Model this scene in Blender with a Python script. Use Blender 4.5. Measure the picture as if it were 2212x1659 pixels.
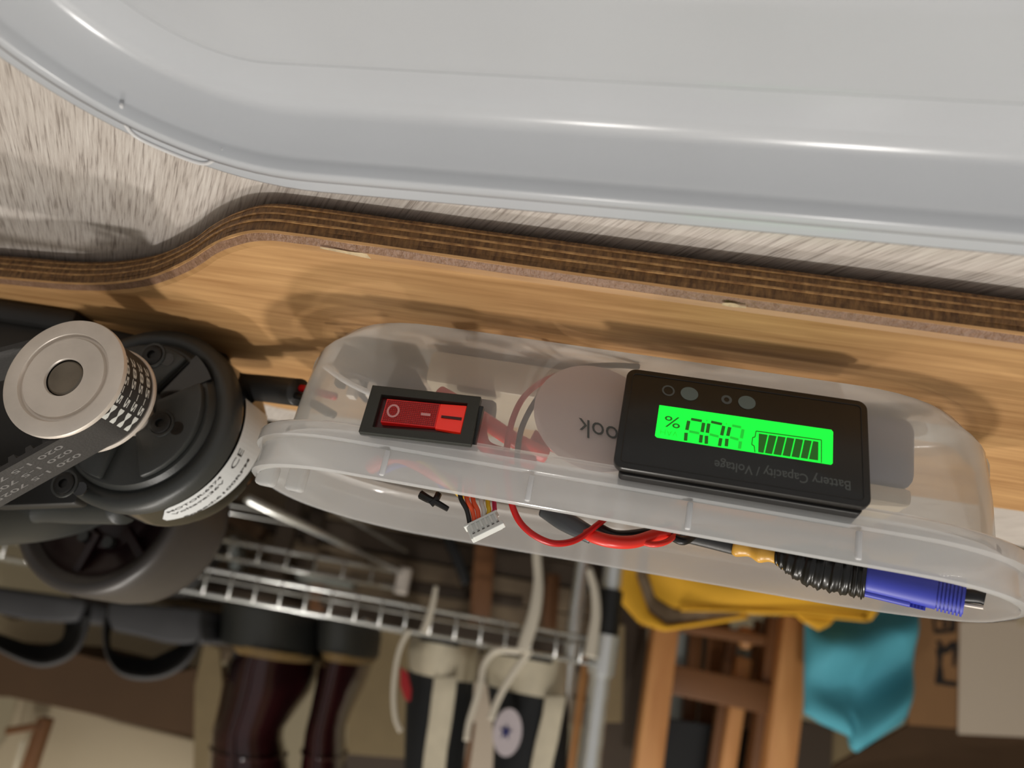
import bpy, bmesh, math, random
import numpy as np
from mathutils import Vector, Matrix, noise
random.seed(4)
C = bpy.context.scene
for o in list(bpy.data.objects): bpy.data.objects.remove(o)
col = C.collection
MM = 0.001

# ------------------------------------------------------------------ camera (the phone is held upside down over the board)
FPX = 1603.0
PITCH, ROLL, YAW = math.radians(20), math.radians(12), math.radians(9.8)
CAM = Vector((0, 0, 85))                                   # millimetres
FW = Vector((-math.sin(YAW)*math.cos(PITCH), -math.cos(YAW)*math.cos(PITCH), -math.sin(PITCH)))
R0 = Vector((0, 0, 1)).cross(FW).normalized()
U0 = R0.cross(FW)
CR = R0*math.cos(ROLL) + U0*math.sin(ROLL)
CU = U0*math.cos(ROLL) - R0*math.sin(ROLL)
cd = bpy.data.cameras.new('camera'); cam = bpy.data.objects.new('camera', cd); col.objects.link(cam)
cam.matrix_world = Matrix(((CR.x, CU.x, -FW.x, CAM.x*MM), (CR.y, CU.y, -FW.y, CAM.y*MM), (CR.z, CU.z, -FW.z, CAM.z*MM), (0, 0, 0, 1)))
cd.sensor_width = 36; cd.lens = 36*FPX/2212; cd.clip_start = 0.005; cd.clip_end = 50
cd.dof.use_dof = True; cd.dof.focus_distance = 0.195; cd.dof.aperture_fstop = 11.0
C.camera = cam

# ------------------------------------------------------------------ world, lamps, exposure
w = bpy.data.worlds.new('room_light'); C.world = w; w.use_nodes = True
w.node_tree.nodes['Background'].inputs[0].default_value = (1.0, 0.97, 0.94, 1)
w.node_tree.nodes['Background'].inputs[1].default_value = 0.32
def area(name, loc, tgt, size, power, colr):
    l = bpy.data.lights.new(name, 'AREA'); l.shape = 'DISK'; l.size = size; l.energy = power; l.color = colr
    o = bpy.data.objects.new(name, l); col.objects.link(o); o.location = loc
    o.rotation_euler = (Vector(tgt)-Vector(loc)).to_track_quat('-Z', 'Y').to_euler(); return o
def bulb(name, loc, rad, power, colr):
    l = bpy.data.lights.new(name, 'POINT'); l.shadow_soft_size = rad; l.energy = power; l.color = colr
    o = bpy.data.objects.new(name, l); col.objects.link(o); o.location = loc; return o
bulb('ceiling_lamp_near', (0.27, -0.08, 1.28), 0.045, 26, (1.0, 0.965, 0.92))
bulb('ceiling_lamp_far', (-0.15, -0.62, 1.30), 0.045, 17, (1.0, 0.95, 0.89))
C.view_settings.view_transform = 'Standard'; C.view_settings.look = 'None'
C.view_settings.exposure = 0.13; C.view_settings.gamma = 1.0; C.view_settings.use_curve_mapping = False

# ------------------------------------------------------------------ layout helpers: from a direction of sight to a point on a real plane
def ray(px, py): return FW + CR*((px-1106)/FPX) - CU*((py-829.5)/FPX)
def atz(px, py, z):
    d = ray(px, py); return CAM + d*((z-CAM.z)/d.z)
def aty(px, py, y):
    d = ray(px, py); return CAM + d*((y-CAM.y)/d.y)
# frame of the room behind: x along the wire rack, y towards the board, z up
tl = math.radians(10.2)
BX = (CR*math.cos(tl) - CU*math.sin(tl)).normalized()
BZ = (Vector((0, 0, 1)) - BX*BX.z).normalized()
BY = BZ.cross(BX)
BO = CAM + ray(850, 1400)*850
BM = Matrix(((BX.x, BY.x, BZ.x, BO.x), (BX.y, BY.y, BZ.y, BO.y), (BX.z, BY.z, BZ.z, BO.z), (0, 0, 0, 1)))
BMi = BM.inverted()
def bg(px, py, d=0.0):
    """point (room frame, mm) where the line of sight meets the upright plane y=d of the room frame"""
    o = BMi @ CAM; r = (BMi.to_3x3() @ ray(px, py)); return o + r*((d-o.y)/r.y)

# ------------------------------------------------------------------ mesh helpers (all in millimetres)
class MB:
    def __init__(s): s.v = []; s.f = []
    def add(s, vs, fs):
        n = len(s.v); s.v += [Vector(v) for v in vs]; s.f += [tuple(i+n for i in f) for f in fs]; return s
    def box(s, lo, hi, M=None):
        x0, y0, z0 = lo; x1, y1, z1 = hi
        vs = [Vector(p) for p in ((x0,y0,z0),(x1,y0,z0),(x1,y1,z0),(x0,y1,z0),(x0,y0,z1),(x1,y0,z1),(x1,y1,z1),(x0,y1,z1))]
        if M: vs = [M @ v for v in vs]
        return s.add(vs, [(0,3,2,1),(4,5,6,7),(0,1,5,4),(1,2,6,5),(2,3,7,6),(3,0,4,7)])
    def rings(s, rs, cap=True, closed=True):
        n = len(rs[0]); vs = [v for r in rs for v in r]; fs = []
        for i in range(len(rs)-1):
            for j in range(n if closed else n-1):
                k = (j+1) % n; fs.append((i*n+j, i*n+k, (i+1)*n+k, (i+1)*n+j))
        if cap: fs.append(tuple(reversed(range(n)))); fs.append(tuple((len(rs)-1)*n+j for j in range(n)))
        return s.add(vs, fs)
    def tube(s, pts, r, n=10, smooth=6, flat=1.0, cap=True):
        pts = [Vector(p) for p in pts]
        if smooth > 1 and len(pts) > 2: pts = catmull(pts, smooth)
        m = len(pts); rs = []; up = None
        for i, p in enumerate(pts):
            t = (pts[min(i+1, m-1)]-pts[max(i-1, 0)]).normalized()
            if up is None: up = t.cross(Vector((0.13, 0.9, 0.31))).normalized()
            a = (up - t*up.dot(t)).normalized(); up = a; b = t.cross(a)
            rr = r(i/(m-1)) if callable(r) else r
            rs.append([p + a*math.cos(2*math.pi*k/n)*rr + b*math.sin(2*math.pi*k/n)*rr*flat for k in range(n)])
        return s.rings(rs, cap)
    def prism(s, poly, d):
        """poly: list of points (one plane), d: extrusion vector"""
        n = len(poly); poly = [Vector(p) for p in poly]; d = Vector(d)
        return s.add(poly + [p+d for p in poly], [tuple(range(n)), tuple(reversed(range(n, 2*n)))] + [((j+1) % n, j, n+j, n+(j+1) % n) for j in range(n)])
    def lathe(s, prof, c, ax='y', n=48, cap=False):
        rs = []
        for a, r in prof:
            ring = []
            for k in range(n):
                t = 2*math.pi*k/n; u, v = r*math.cos(t), r*math.sin(t)
                ring.append(Vector((c[0]+u, a, c[1]+v)) if ax == 'y' else Vector((c[0]+u, c[1]+v, a)) if ax == 'z' else Vector((a, c[0]+u, c[1]+v)))
            rs.append(ring)
        return s.rings(rs, cap)
def catmull(p, k, closed=False):
    out = []; n = len(p)
    g = (lambda i: p[i % n]) if closed else (lambda i: p[max(0, min(n-1, i))])
    for i in range(n if closed else n-1):
        a, b, c, d = g(i-1), g(i), g(i+1), g(i+2)
        for j in range(k):
            t = j/k; out.append(0.5*((2*b)+(c-a)*t+(2*a-5*b+4*c-d)*t*t+(3*b-a-3*c+d)*t**3))
    if not closed: out.append(p[-1])
    return out
IDENT = Matrix.Identity(4)
FRAME = {}
def thing(name, label, cat, loc, group=None, room=False):
    """Empty at the thing's base. loc in mm, in the world or (room=True) in the room frame"""
    o = bpy.data.objects.new(name, None); col.objects.link(o); o.empty_display_size = 0.01
    M = (BM if room else IDENT) @ Matrix.Translation(Vector(loc))
    Mm = M.copy(); Mm.translation = M.translation*MM; o.matrix_world = Mm
    FRAME[o.name] = M; o['label'] = label; o['category'] = cat
    if group: o['group'] = group
    return o
def obj(name, mb, mat, parent=None, smooth=False, room=False, bevel=0, label=None, seg=2, base=None):
    """mb is in world mm, or in the room frame when room=True. Linked as one mesh object"""
    M = (BM if room else IDENT)
    if parent is not None: root = FRAME[parent.name]
    else:
        cs = [M @ v for v in mb.v]
        if base is None: b = Vector((sum(v.x for v in mb.v)/len(mb.v), sum(v.y for v in mb.v)/len(mb.v), min(v.z for v in mb.v)))
        else: b = Vector(base)
        root = M @ Matrix.Translation(b)
    T = root.inverted() @ M
    me = bpy.data.meshes.new(name); me.from_pydata([tuple((T @ v)*MM) for v in mb.v], [], mb.f); me.validate(); 
    bm = bmesh.new(); bm.from_mesh(me); bmesh.ops.recalc_face_normals(bm, faces=bm.faces)
    if bevel:
        es = [e for e in bm.edges if len(e.link_faces) == 2 and e.calc_face_angle(0) > 0.5]
        bmesh.ops.bevel(bm, geom=es, offset=bevel*MM, segments=seg, affect='EDGES', profile=0.5, clamp_overlap=True)
    bm.to_mesh(me); bm.free()
    if smooth:
        for p in me.polygons: p.use_smooth = True
        if smooth is not True: me.set_sharp_from_angle(angle=math.radians(smooth))
    if mat: me.materials.append(mat)
    o = bpy.data.objects.new(name, me); col.objects.link(o)
    if parent is not None:
        o.parent = parent; FRAME[o.name] = root
    else:
        Mm = root.copy(); Mm.translation = root.translation*MM; o.matrix_world = Mm; FRAME[o.name] = root
    if label: o['label'] = label
    return o
def tag(o, label, cat, group=None):
    o['label'] = label; o['category'] = cat
    if group: o['group'] = group
    return o
def kind(o, k='structure'): o['kind'] = k; return o
def text_mb(body, size, fit_w=None, offset=0.0, res=3):
    """flat lettering from the built-in font as a mesh: x to the right, y up, origin at the lower left, mm"""
    cu = bpy.data.curves.new('t', 'FONT'); cu.body = body; cu.size = size; cu.resolution_u = res; cu.offset = offset
    o = bpy.data.objects.new('t', cu); col.objects.link(o)
    dg = bpy.context.evaluated_depsgraph_get(); dg.update(); me = bpy.data.meshes.new_from_object(o.evaluated_get(dg))
    bm = bmesh.new(); bm.from_mesh(me); bmesh.ops.triangulate(bm, faces=bm.faces)
    bm.to_mesh(me); bm.free()
    vs = [Vector(v.co) for v in me.vertices]; fs = [tuple(p.vertices) for p in me.polygons]
    bpy.data.objects.remove(o); bpy.data.curves.remove(cu); bpy.data.meshes.remove(me)
    x0 = min(v.x for v in vs); y0 = min(v.y for v in vs); wd = max(v.x for v in vs)-x0
    k = (fit_w/wd) if fit_w else 1.0
    return [Vector(((v.x-x0)*k, v.y-(0 if True else y0), 0)) for v in vs], fs

# ------------------------------------------------------------------ materials
def s2l(c): return tuple(((x/255)/12.92 if x/255 <= 0.04045 else ((x/255+0.055)/1.055)**2.4) for x in c) + (1,)
def mat(name, rgb, rough=0.5, metal=0.0, var=0.0, scale=30, bump=0.0, bscale=200, stretch=(1,1,1), spec=0.5, emit=None, coat=0.0, rgb2=None, detail=4):
    m = bpy.data.materials.new(name); m.use_nodes = True; nt = m.node_tree; N = nt.nodes; L = nt.links
    b = N['Principled BSDF']; b.inputs['Roughness'].default_value = rough; b.inputs['Metallic'].default_value = metal
    b.inputs['Specular IOR Level'].default_value = spec; b.inputs['Coat Weight'].default_value = coat
    c = s2l(rgb); b.inputs['Base Color'].default_value = c
    tc = N.new('ShaderNodeTexCoord'); mp = N.new('ShaderNodeMapping'); mp.inputs['Scale'].default_value = stretch; L.new(tc.outputs['Object'], mp.inputs[0])
    no = N.new('ShaderNodeTexNoise'); no.inputs['Scale'].default_value = scale; no.inputs['Detail'].default_value = detail; L.new(mp.outputs[0], no.inputs[0])
    mx = N.new('ShaderNodeMix'); mx.data_type = 'RGBA'
    c2 = s2l(rgb2) if rgb2 else tuple(x*(1-var) for x in c[:3])+(1,)
    mx.inputs[6].default_value = c; mx.inputs[7].default_value = c2
    mr = N.new('ShaderNodeMapRange'); mr.inputs[1].default_value = 0.35; mr.inputs[2].default_value = 0.68; L.new(no.outputs[0], mr.inputs[0])
    L.new(mr.outputs[0], mx.inputs[0]); L.new(mx.outputs[2], b.inputs['Base Color'])
    if bump:
        n2 = N.new('ShaderNodeTexNoise'); n2.inputs['Scale'].default_value = bscale; L.new(mp.outputs[0], n2.inputs[0])
        bu = N.new('ShaderNodeBump'); bu.inputs['Strength'].default_value = bump; bu.inputs['Distance'].default_value = 0.0005
        L.new(n2.outputs[0], bu.inputs['Height']); L.new(bu.outputs[0], b.inputs['Normal'])
    if emit: b.inputs['Emission Color'].default_value = s2l(emit[0]); b.inputs['Emission Strength'].default_value = emit[1]
    return m
def frosted(name, rgb, clear=0.5, edge=0.8, rough=0.25, spec_f=1.45, transl=0.6):
    """milky plastic: clear / translucent / diffuse mix, denser where seen at a slant"""
    m = bpy.data.materials.new(name); m.use_nodes = True; nt = m.node_tree; N = nt.nodes; L = nt.links
    N.remove(N['Principled BSDF']); out = N['Material Output']
    tr = N.new('ShaderNodeBsdfTransparent'); tr.inputs[0].default_value = (0.97, 0.97, 0.97, 1)
    df = N.new('ShaderNodeBsdfDiffuse'); df.inputs[0].default_value = s2l(rgb)
    tl_ = N.new('ShaderNodeBsdfTranslucent'); tl_.inputs[0].default_value = s2l(rgb)
    m1 = N.new('ShaderNodeMixShader'); m1.inputs[0].default_value = transl; L.new(df.outputs[0], m1.inputs[1]); L.new(tl_.outputs[0], m1.inputs[2])
    lw = N.new('ShaderNodeLayerWeight'); lw.inputs[0].default_value = 0.35
    mr = N.new('ShaderNodeMapRange'); mr.inputs[1].default_value = 0.0; mr.inputs[2].default_value = 0.9; mr.inputs[3].default_value = 1-clear; mr.inputs[4].default_value = edge
    L.new(lw.outputs['Facing'], mr.inputs[0])
    tc = N.new('ShaderNodeTexCoord'); no = N.new('ShaderNodeTexNoise'); no.inputs['Scale'].default_value = 25; L.new(tc.outputs['Object'], no.inputs[0])
    ad = N.new('ShaderNodeMath'); ad.operation = 'MULTIPLY_ADD'; L.new(no.outputs[0], ad.inputs[0]); ad.inputs[1].default_value = 0.16; L.new(mr.outputs[0], ad.inputs[2])
    sb = N.new('ShaderNodeMath'); sb.operation = 'SUBTRACT'; sb.use_clamp = True; L.new(ad.outputs[0], sb.inputs[0]); sb.inputs[1].default_value = 0.08
    m2 = N.new('ShaderNodeMixShader'); L.new(sb.outputs[0], m2.inputs[0]); L.new(tr.outputs[0], m2.inputs[1]); L.new(m1.outputs[0], m2.inputs[2])
    gl = N.new('ShaderNodeBsdfGlossy'); gl.inputs['Roughness'].default_value = rough
    fr = N.new('ShaderNodeFresnel'); ge = N.new('ShaderNodeNewGeometry')      # thin sheet: the same reflection from both of its sides
    io = N.new('ShaderNodeMapRange'); io.inputs[3].default_value = spec_f; io.inputs[4].default_value = 1/spec_f; L.new(ge.outputs['Backfacing'], io.inputs[0]); L.new(io.outputs[0], fr.inputs[0])
    m3 = N.new('ShaderNodeMixShader'); L.new(fr.outputs[0], m3.inputs[0]); L.new(m2.outputs[0], m3.inputs[1]); L.new(gl.outputs[0], m3.inputs[2])
    L.new(m3.outputs[0], out.inputs[0]); return m

def wood_face():
    m = mat('honey_veneer', (186,134,78), 0.52, spec=0.4, scale=1, rgb2=(160,106,56))
    nt = m.node_tree; N = nt.nodes; L = nt.links; b = N['Principled BSDF']
    tc = N.new('ShaderNodeTexCoord'); mp = N.new('ShaderNodeMapping'); mp.inputs['Scale'].default_value = (14, 260, 40); L.new(tc.outputs['Object'], mp.inputs[0])
    a = N.new('ShaderNodeTexNoise'); a.inputs['Scale'].default_value = 1.6; a.inputs['Detail'].default_value = 6; L.new(mp.outputs[0], a.inputs[0])
    mp2 = N.new('ShaderNodeMapping'); mp2.inputs['Scale'].default_value = (12, 45, 12); L.new(tc.outputs['Object'], mp2.inputs[0])
    c = N.new('ShaderNodeTexNoise'); c.inputs['Scale'].default_value = 1.3; c.inputs['Detail'].default_value = 3; L.new(mp2.outputs[0], c.inputs[0])
    su = N.new('ShaderNodeMath'); su.operation = 'ADD'; L.new(a.outputs[0], su.inputs[0]); L.new(c.outputs[0], su.inputs[1])
    r = N.new('ShaderNodeValToRGB'); r.color_ramp.elements[0].position = 0.36; r.color_ramp.elements[0].color = s2l((156,114,70)); r.color_ramp.elements[1].position = 0.66; r.color_ramp.elements[1].color = s2l((200,157,106))
    hf = N.new('ShaderNodeMath'); hf.operation = 'MULTIPLY'; hf.inputs[1].default_value = 0.5; L.new(su.outputs[0], hf.inputs[0]); L.new(hf.outputs[0], r.inputs[0])
    L.new(r.outputs[0], b.inputs['Base Color'])
    bu = N.new('ShaderNodeBump'); bu.inputs['Strength'].default_value = 0.12; bu.inputs['Distance'].default_value = 0.0004; L.new(a.outputs[0], bu.inputs['Height']); L.new(bu.outputs[0], b.inputs['Normal'])
    return m
def laminate():
    m = mat('pale_wood_laminate', (190,182,174), 0.55); nt = m.node_tree; N = nt.nodes; L = nt.links; b = N['Principled BSDF']
    tc = N.new('ShaderNodeTexCoord'); ro = N.new('ShaderNodeMapping'); ro.inputs['Rotation'].default_value = (0, 0, math.radians(34)); L.new(tc.outputs['Object'], ro.inputs[0])
    mp = N.new('ShaderNodeMapping'); mp.inputs['Scale'].default_value = (1500, 60, 1); L.new(ro.outputs[0], mp.inputs[0])
    a = N.new('ShaderNodeTexNoise'); a.inputs['Scale'].default_value = 1.0; a.inputs['Detail'].default_value = 5; a.inputs['Roughness'].default_value = 0.6; a.inputs['Distortion'].default_value = 0.15; L.new(mp.outputs[0], a.inputs[0])
    mp2 = N.new('ShaderNodeMapping'); mp2.inputs['Scale'].default_value = (140, 25, 1); L.new(ro.outputs[0], mp2.inputs[0])
    c = N.new('ShaderNodeTexNoise'); c.inputs['Scale'].default_value = 1.0; c.inputs['Detail'].default_value = 3; L.new(mp2.outputs[0], c.inputs[0])
    r = N.new('ShaderNodeValToRGB'); e = r.color_ramp.elements; e[0].position = 0.34; e[0].color = s2l((146,137,130)); e[1].position = 0.47; e[1].color = s2l((188,180,173)); x = e.new(0.68); x.color = s2l((208,202,195)); L.new(a.outputs[0], r.inputs[0])
    r2 = N.new('ShaderNodeValToRGB'); r2.color_ramp.elements[0].position = 0.3; r2.color_ramp.elements[0].color = (0.72, 0.68, 0.64, 1); r2.color_ramp.elements[1].position = 0.65; r2.color_ramp.elements[1].color = (1, 1, 1, 1); L.new(c.outputs[0], r2.inputs[0])
    mx = N.new('ShaderNodeMix'); mx.data_type = 'RGBA'; mx.blend_type = 'MULTIPLY'; mx.inputs[0].default_value = 0.35; L.new(r.outputs[0], mx.inputs[6]); L.new(r2.outputs[0], mx.inputs[7])
    L.new(mx.outputs[2], b.inputs['Base Color'])
    bu = N.new('ShaderNodeBump'); bu.inputs['Strength'].default_value = 0.5; bu.inputs['Distance'].default_value = 0.0003; L.new(a.outputs[0], bu.inputs['Height']); L.new(bu.outputs[0], b.inputs['Normal'])
    return m
M = dict(
    veneer=wood_face(), laminate=laminate(),
    ply_a=mat('ply_brown', (138,100,58), 0.6, rgb2=(88,58,30), scale=1, stretch=(900,900,300), bump=1.0, bscale=1.5),
    ply_b=mat('ply_tan', (196,152,98), 0.6, rgb2=(140,98,56), scale=1, stretch=(500,500,200), bump=0.9, bscale=1.2),
    ply_p=mat('ply_purple', (142,110,88), 0.55, rgb2=(122,90,66), scale=1, stretch=(700,700,200), bump=1.0, bscale=1.5),
    scuff=mat('bare_wood_scuff', (214,190,150), 0.7, var=0.3, scale=600),
    box=frosted('frosted_box_plastic', (232,234,232), clear=0.62, edge=0.78, rough=0.2, transl=0.5),
    rim=frosted('frosted_rim_plastic', (238,240,241), clear=0.46, edge=0.82, rough=0.09, transl=0.5),
    rib=frosted('frosted_rib_plastic', (244,244,245), clear=0.05, edge=0.95, rough=0.2, transl=0.4),
    lid=frosted('milky_lid_plastic', (192,196,202), clear=0.07, edge=0.97, rough=0.2, transl=0.12),
    lid_rim=frosted('milky_lid_rim_plastic', (196,198,201), clear=0.30, edge=0.97, rough=0.16, transl=0.3),
    black=mat('black_plastic', (30,30,28), 0.38, var=0.2, scale=80, bump=0.05, bscale=1500),
    grey_black=mat('switch_bezel_plastic', (50,52,46), 0.5, var=0.15, scale=100, bump=0.1, bscale=2500),
    meter=mat('meter_face_black', (24,21,17), 0.3, var=0.1),
    meter_side=mat('meter_body_black', (28,27,26), 0.45),
    red=mat('red_rocker_plastic', (215,14,10), 0.28, coat=0.3, emit=((200,10,5), 0.10)),  # a faint glow is put into the rocker's red
    red_bright=mat('red_rocker_clear_end', (240,44,26), 0.22, coat=0.3, emit=((240,40,15), 0.22)),  # a stronger glow is put into the end piece to brighten it
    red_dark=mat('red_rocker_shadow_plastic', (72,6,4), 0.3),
    pale_print=mat('pale_pink_print', (226,160,160), 0.6),
    grey_print=mat('dim_grey_print', (88,92,90), 0.6),
    button=mat('grey_button', (104,116,112), 0.6),
    green=mat('lit_green_lcd', (10,240,60), 0.3, emit=((6,246,58), 0.86)),
    seg=mat('lcd_segment_dark', (26,96,20), 0.4, emit=((30,104,18), 0.35)),
    seg_l=mat('lcd_segment_faint', (20,190,50), 0.4, emit=((14,196,44), 0.62)),
    alu=mat('worn_aluminium', (226,216,205), 0.46, metal=0.3, var=0.18, scale=60, bump=0.08, bscale=900),
    steel=mat('dark_steel', (128,120,108), 0.35, metal=0.8, var=0.3, scale=120),
    chrome=mat('chrome_wire', (226,228,226), 0.24, metal=0.75),
    rubber=mat('belt_rubber', (52,50,49), 0.55, var=0.15, bump=0.15, bscale=1500),
    belt_print=mat('belt_lettering_white', (214,216,212), 0.6),
    belt_dim=mat('belt_lettering_worn', (112,110,108), 0.7),
    motor=mat('motor_mount_grey', (54,56,55), 0.42, var=0.15, scale=60, bump=0.08, bscale=1200),
    gloss=mat('gloss_black_can', (14,13,12), 0.12, coat=0.5),
    dark=mat('dark_metal', (24,23,22), 0.5, var=0.3, scale=100),
    label=mat('white_label', (214,217,218), 0.5), ink=mat('label_ink', (44,42,42), 0.6),
    sleeve=mat('black_cable_sleeve', (38,38,38), 0.4, bump=0.1, bscale=800),
    tyre=mat('wheel_urethane_grey', (62,58,56), 0.4, var=0.15, scale=40), core=mat('wheel_core_plum', (40,18,20), 0.4, var=0.3, scale=40),
    spacer=mat('blue_spacer', (22,26,90), 0.35),
    wire_red=mat('red_wire', (196,18,18), 0.32), wire_coral=mat('coral_red_wire', (232,50,38), 0.35), wire_black=mat('black_wire', (18,17,18), 0.4),
    wire_orange=mat('orange_wire', (230,84,40), 0.4), wire_yellow=mat('yellow_wire', (222,180,30), 0.4), wire_white=mat('white_wire', (205,200,192), 0.4), wire_pink=mat('magenta_wire', (190,34,78), 0.4),
    shrink=mat('grey_heat_shrink', (70,74,78), 0.3), tape=mat('wrinkled_black_tape', (16,16,16), 0.28),
    gold=mat('amber_tape', (222,168,66), 0.35, var=0.2, scale=200), blue=mat('blue_connector_plastic', (64,74,190), 0.38), jst=mat('white_connector_plastic', (226,228,224), 0.4),
    battery=mat('battery_navy_wrap', (52,54,92), 0.3, var=0.2), film=mat('beige_foil_wrap', (196,182,160), 0.3, var=0.15), orange_pack=mat('orange_brown_foam', (178,118,62), 0.6),
    disc=mat('pale_rose_disc', (222,196,188), 0.4, var=0.05),
    pcb=mat('circuit_board_dark', (26,24,40), 0.3, var=0.5, scale=300),
    leather=mat('oxblood_leather', (52,18,20), 0.12, rgb2=(30,11,13), scale=14, coat=0.3), sole=mat('black_sole_rubber', (46,47,44), 0.5, var=0.15), welt=mat('tan_welt', (122,98,58), 0.6, var=0.4, scale=260),
    canvas=mat('black_canvas', (20,22,24), 0.85, bump=0.3, bscale=900), cream=mat('cream_rubber', (206,196,172), 0.55, var=0.12, scale=50), lace=mat('cream_cotton', (198,190,174), 0.85, bump=0.3, bscale=900),
    red_tab=mat('red_canvas', (150,20,26), 0.8), patch=mat('pale_patch', (196,186,190), 0.7), navy=mat('navy_print', (28,34,96), 0.7),
    sandal=mat('charcoal_sandal_foam', (62,62,64), 0.7, var=0.15), sandal_in=mat('black_sandal_lining', (12,12,14), 0.8),
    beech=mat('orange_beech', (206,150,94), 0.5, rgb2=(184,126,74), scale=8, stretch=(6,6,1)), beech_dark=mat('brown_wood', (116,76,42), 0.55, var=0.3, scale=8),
    yellow=mat('mustard_canvas', (216,162,36), 0.8, var=0.12, scale=10), lining=mat('brown_lining', (98,80,58), 0.8, rgb2=(168,150,126), scale=22),
    teal=mat('teal_cloth', (74,156,174), 0.8, var=0.15, scale=8), card=mat('brown_cardboard', (134,98,62), 0.8, var=0.12, scale=10), card_dark=mat('dark_cardboard', (78,56,34), 0.85, var=0.12, scale=10),
    marker=mat('black_marker', (22,18,16), 0.8), paper=mat('pale_paper', (188,174,156), 0.7), cream_box=mat('cream_panel', (176,162,136), 0.75, var=0.05, scale=4),
    olive=mat('beige_panel', (124,108,78), 0.8, var=0.08), wall=mat('wall_paint', (150,140,116), 0.85, var=0.05, scale=3), floor=mat('floor_wood', (96,76,56), 0.5, var=0.3, scale=6, stretch=(1, 12, 1)),
    slat=mat('dusky_board', (128,112,90), 0.7, rgb2=(88,74,58), scale=9), dim=mat('dark_brown_board', (66,54,42), 0.7, var=0.25, scale=6), clip=mat('post_clip_black', (20,20,20), 0.4), tin=mat('pale_tin', (150,156,152), 0.4, metal=0.3))
print('materials', len(M))

# ================================================================== SETTING
def slab(name, lo, hi, m, room=True): return kind(obj(name, MB().box(lo, hi), m, room=room))
LAM = -13.4                                               # height of the laminate top under the board
slab('floor', (-1600, -760, -800), (1700, 1500, -780), M['floor'])
slab('wall_back', (-1600, -780, -800), (1700, -760, 1700), M['wall'])
slab('wall_left', (-1620, -780, -800), (-1600, 1500, 1700), M['wall'])
slab('wall_right', (1700, -780, -800), (1720, 1500, 1700), M['wall'])
slab('ceiling', (-1600, -780, 1700), (1700, 1500, 1720), mat('ceiling_paint', (225,220,210), 0.9))
# laminate worktop that carries the board and the lid
bench = thing('worktop', 'pale grey wood-grain laminate worktop under the board and the plastic lid', 'worktop', (0, -100, LAM-18))
obj('tabletop', MB().box((-420, -385, LAM-18), (480, 330, LAM)), M['laminate'], bench, bevel=1)
for sx in (-400, 440):
    for sy in (-360, 290): obj('leg', MB().box((sx-18, sy-18, -720), (sx+18, sy+18, LAM-18)), M['card_dark'], bench)

# ================================================================== BOARD (deck lies upside down, plies built one above the other)
board = thing('skateboard_deck', 'honey-brown plywood skateboard deck lying upside down with worn layered edge', 'skateboard', (0, -222, LAM+0.2))
def near_y(x):
    """near edge of the deck (its kicked-in neck on the left)"""
    pts = [(-330,-214),(-260,-210),(-216,-206),(-183,-201.5),(-155,-191),(-133,-176.5),(-118,-164),(-108,-157),(-98,-152.5),(-86,-151.8),(-60,-152.6),(0,-154.4),(80,-155.6),(200,-157.5),(330,-160)]
    P = catmull([Vector((a, b, 0)) for a, b in pts], 6)
    return P
near = near_y(0)
far = catmull([Vector(p) for p in ((330,-272,0),(200,-281,0),(100,-289,0),(0,-297,0),(-100,-307,0),(-150,-312,0),(-168,-306,0),(-184,-285,0),(-200,-262,0),(-240,-252,0),(-330,-248,0))], 5)
def deck_outline(ins, jit=0.0, seed=0):
    pts = near + far; n = len(pts); out = []
    for i, p in enumerate(pts):
        a, b = pts[i-1], pts[(i+1) % n]; t = (b-a).normalized(); nr = Vector((-t.y, t.x, 0))   # towards the inside for this winding
        k = ins + jit*noise.noise(Vector((p.x*0.11, seed*7.3, p.y*0.1)))
        out.append(p - nr*k if False else p + nr*(-k))
    return out
# winding test so that a positive inset goes inwards
_s = sum(near[i].x*near[i+1].y-near[i+1].x*near[i].y for i in range(len(near)-1))
def inset_outline(ins, jit, seed):
    o = deck_outline(ins, jit, seed); c = deck_outline(0)
    mid = Vector((0, -225, 0)); i = 60
    if (o[i]-mid).length > (c[i]-mid).length and ins > 0: o = deck_outline(-ins, jit, seed)
    return o
lay = [  # z top, z bottom, inset top, inset bottom, material, jitter
    (0.0, -0.75, 4.2, 3.0, 'veneer', 0.25), (-0.75, -1.7, 2.9, 0.9, 'ply_p', 0.35), (-1.7, -2.25, 0.8, 0.45, 'veneer', 0.2), (-2.25, -3.6, 0.65, 0.5, 'ply_a', 0.3),
    (-3.6, -4.9, 0.4, 0.35, 'ply_a', 0.3), (-4.9, -5.4, 0.1, 0.1, 'ply_b', 0.2), (-5.4, -6.9, 0.35, 0.3, 'ply_a', 0.35), (-6.9, -7.4, 0.1, 0.1, 'ply_b', 0.2),
    (-7.4, -8.9, 0.3, 0.35, 'ply_a', 0.35), (-8.9, -9.3, 0.15, 0.2, 'ply_b', 0.2), (-9.3, -10.6, 0.6, 1.1, 'ply_a', 0.2), (-10.6, -11.6, 1.5, 3.2, 'ply_b', 0.1)]
for i, (z1, z0, i1, i0, mm, jt) in enumerate(lay):
    a = [Vector((p.x, p.y, z1)) for p in inset_outline(i1, jt, i)]; b = [Vector((p.x, p.y, z0)) for p in inset_outline(i0, jt, i)]
    o = obj('veneer' if i == 0 else 'ply', MB().rings([a, b]), M[mm], board)
    if i == 0: o['label'] = 'smooth honey-coloured bottom veneer'
    if i == 1: o['label'] = 'purplish bevelled ply along the edge'
obj('grip_surface', MB().rings([[Vector((p.x, p.y, -11.6)) for p in inset_outline(7, 0, 0)], [Vector((p.x, p.y, LAM+0.1)) for p in inset_outline(12, 0, 0)]]), M['dark'], board)
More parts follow.
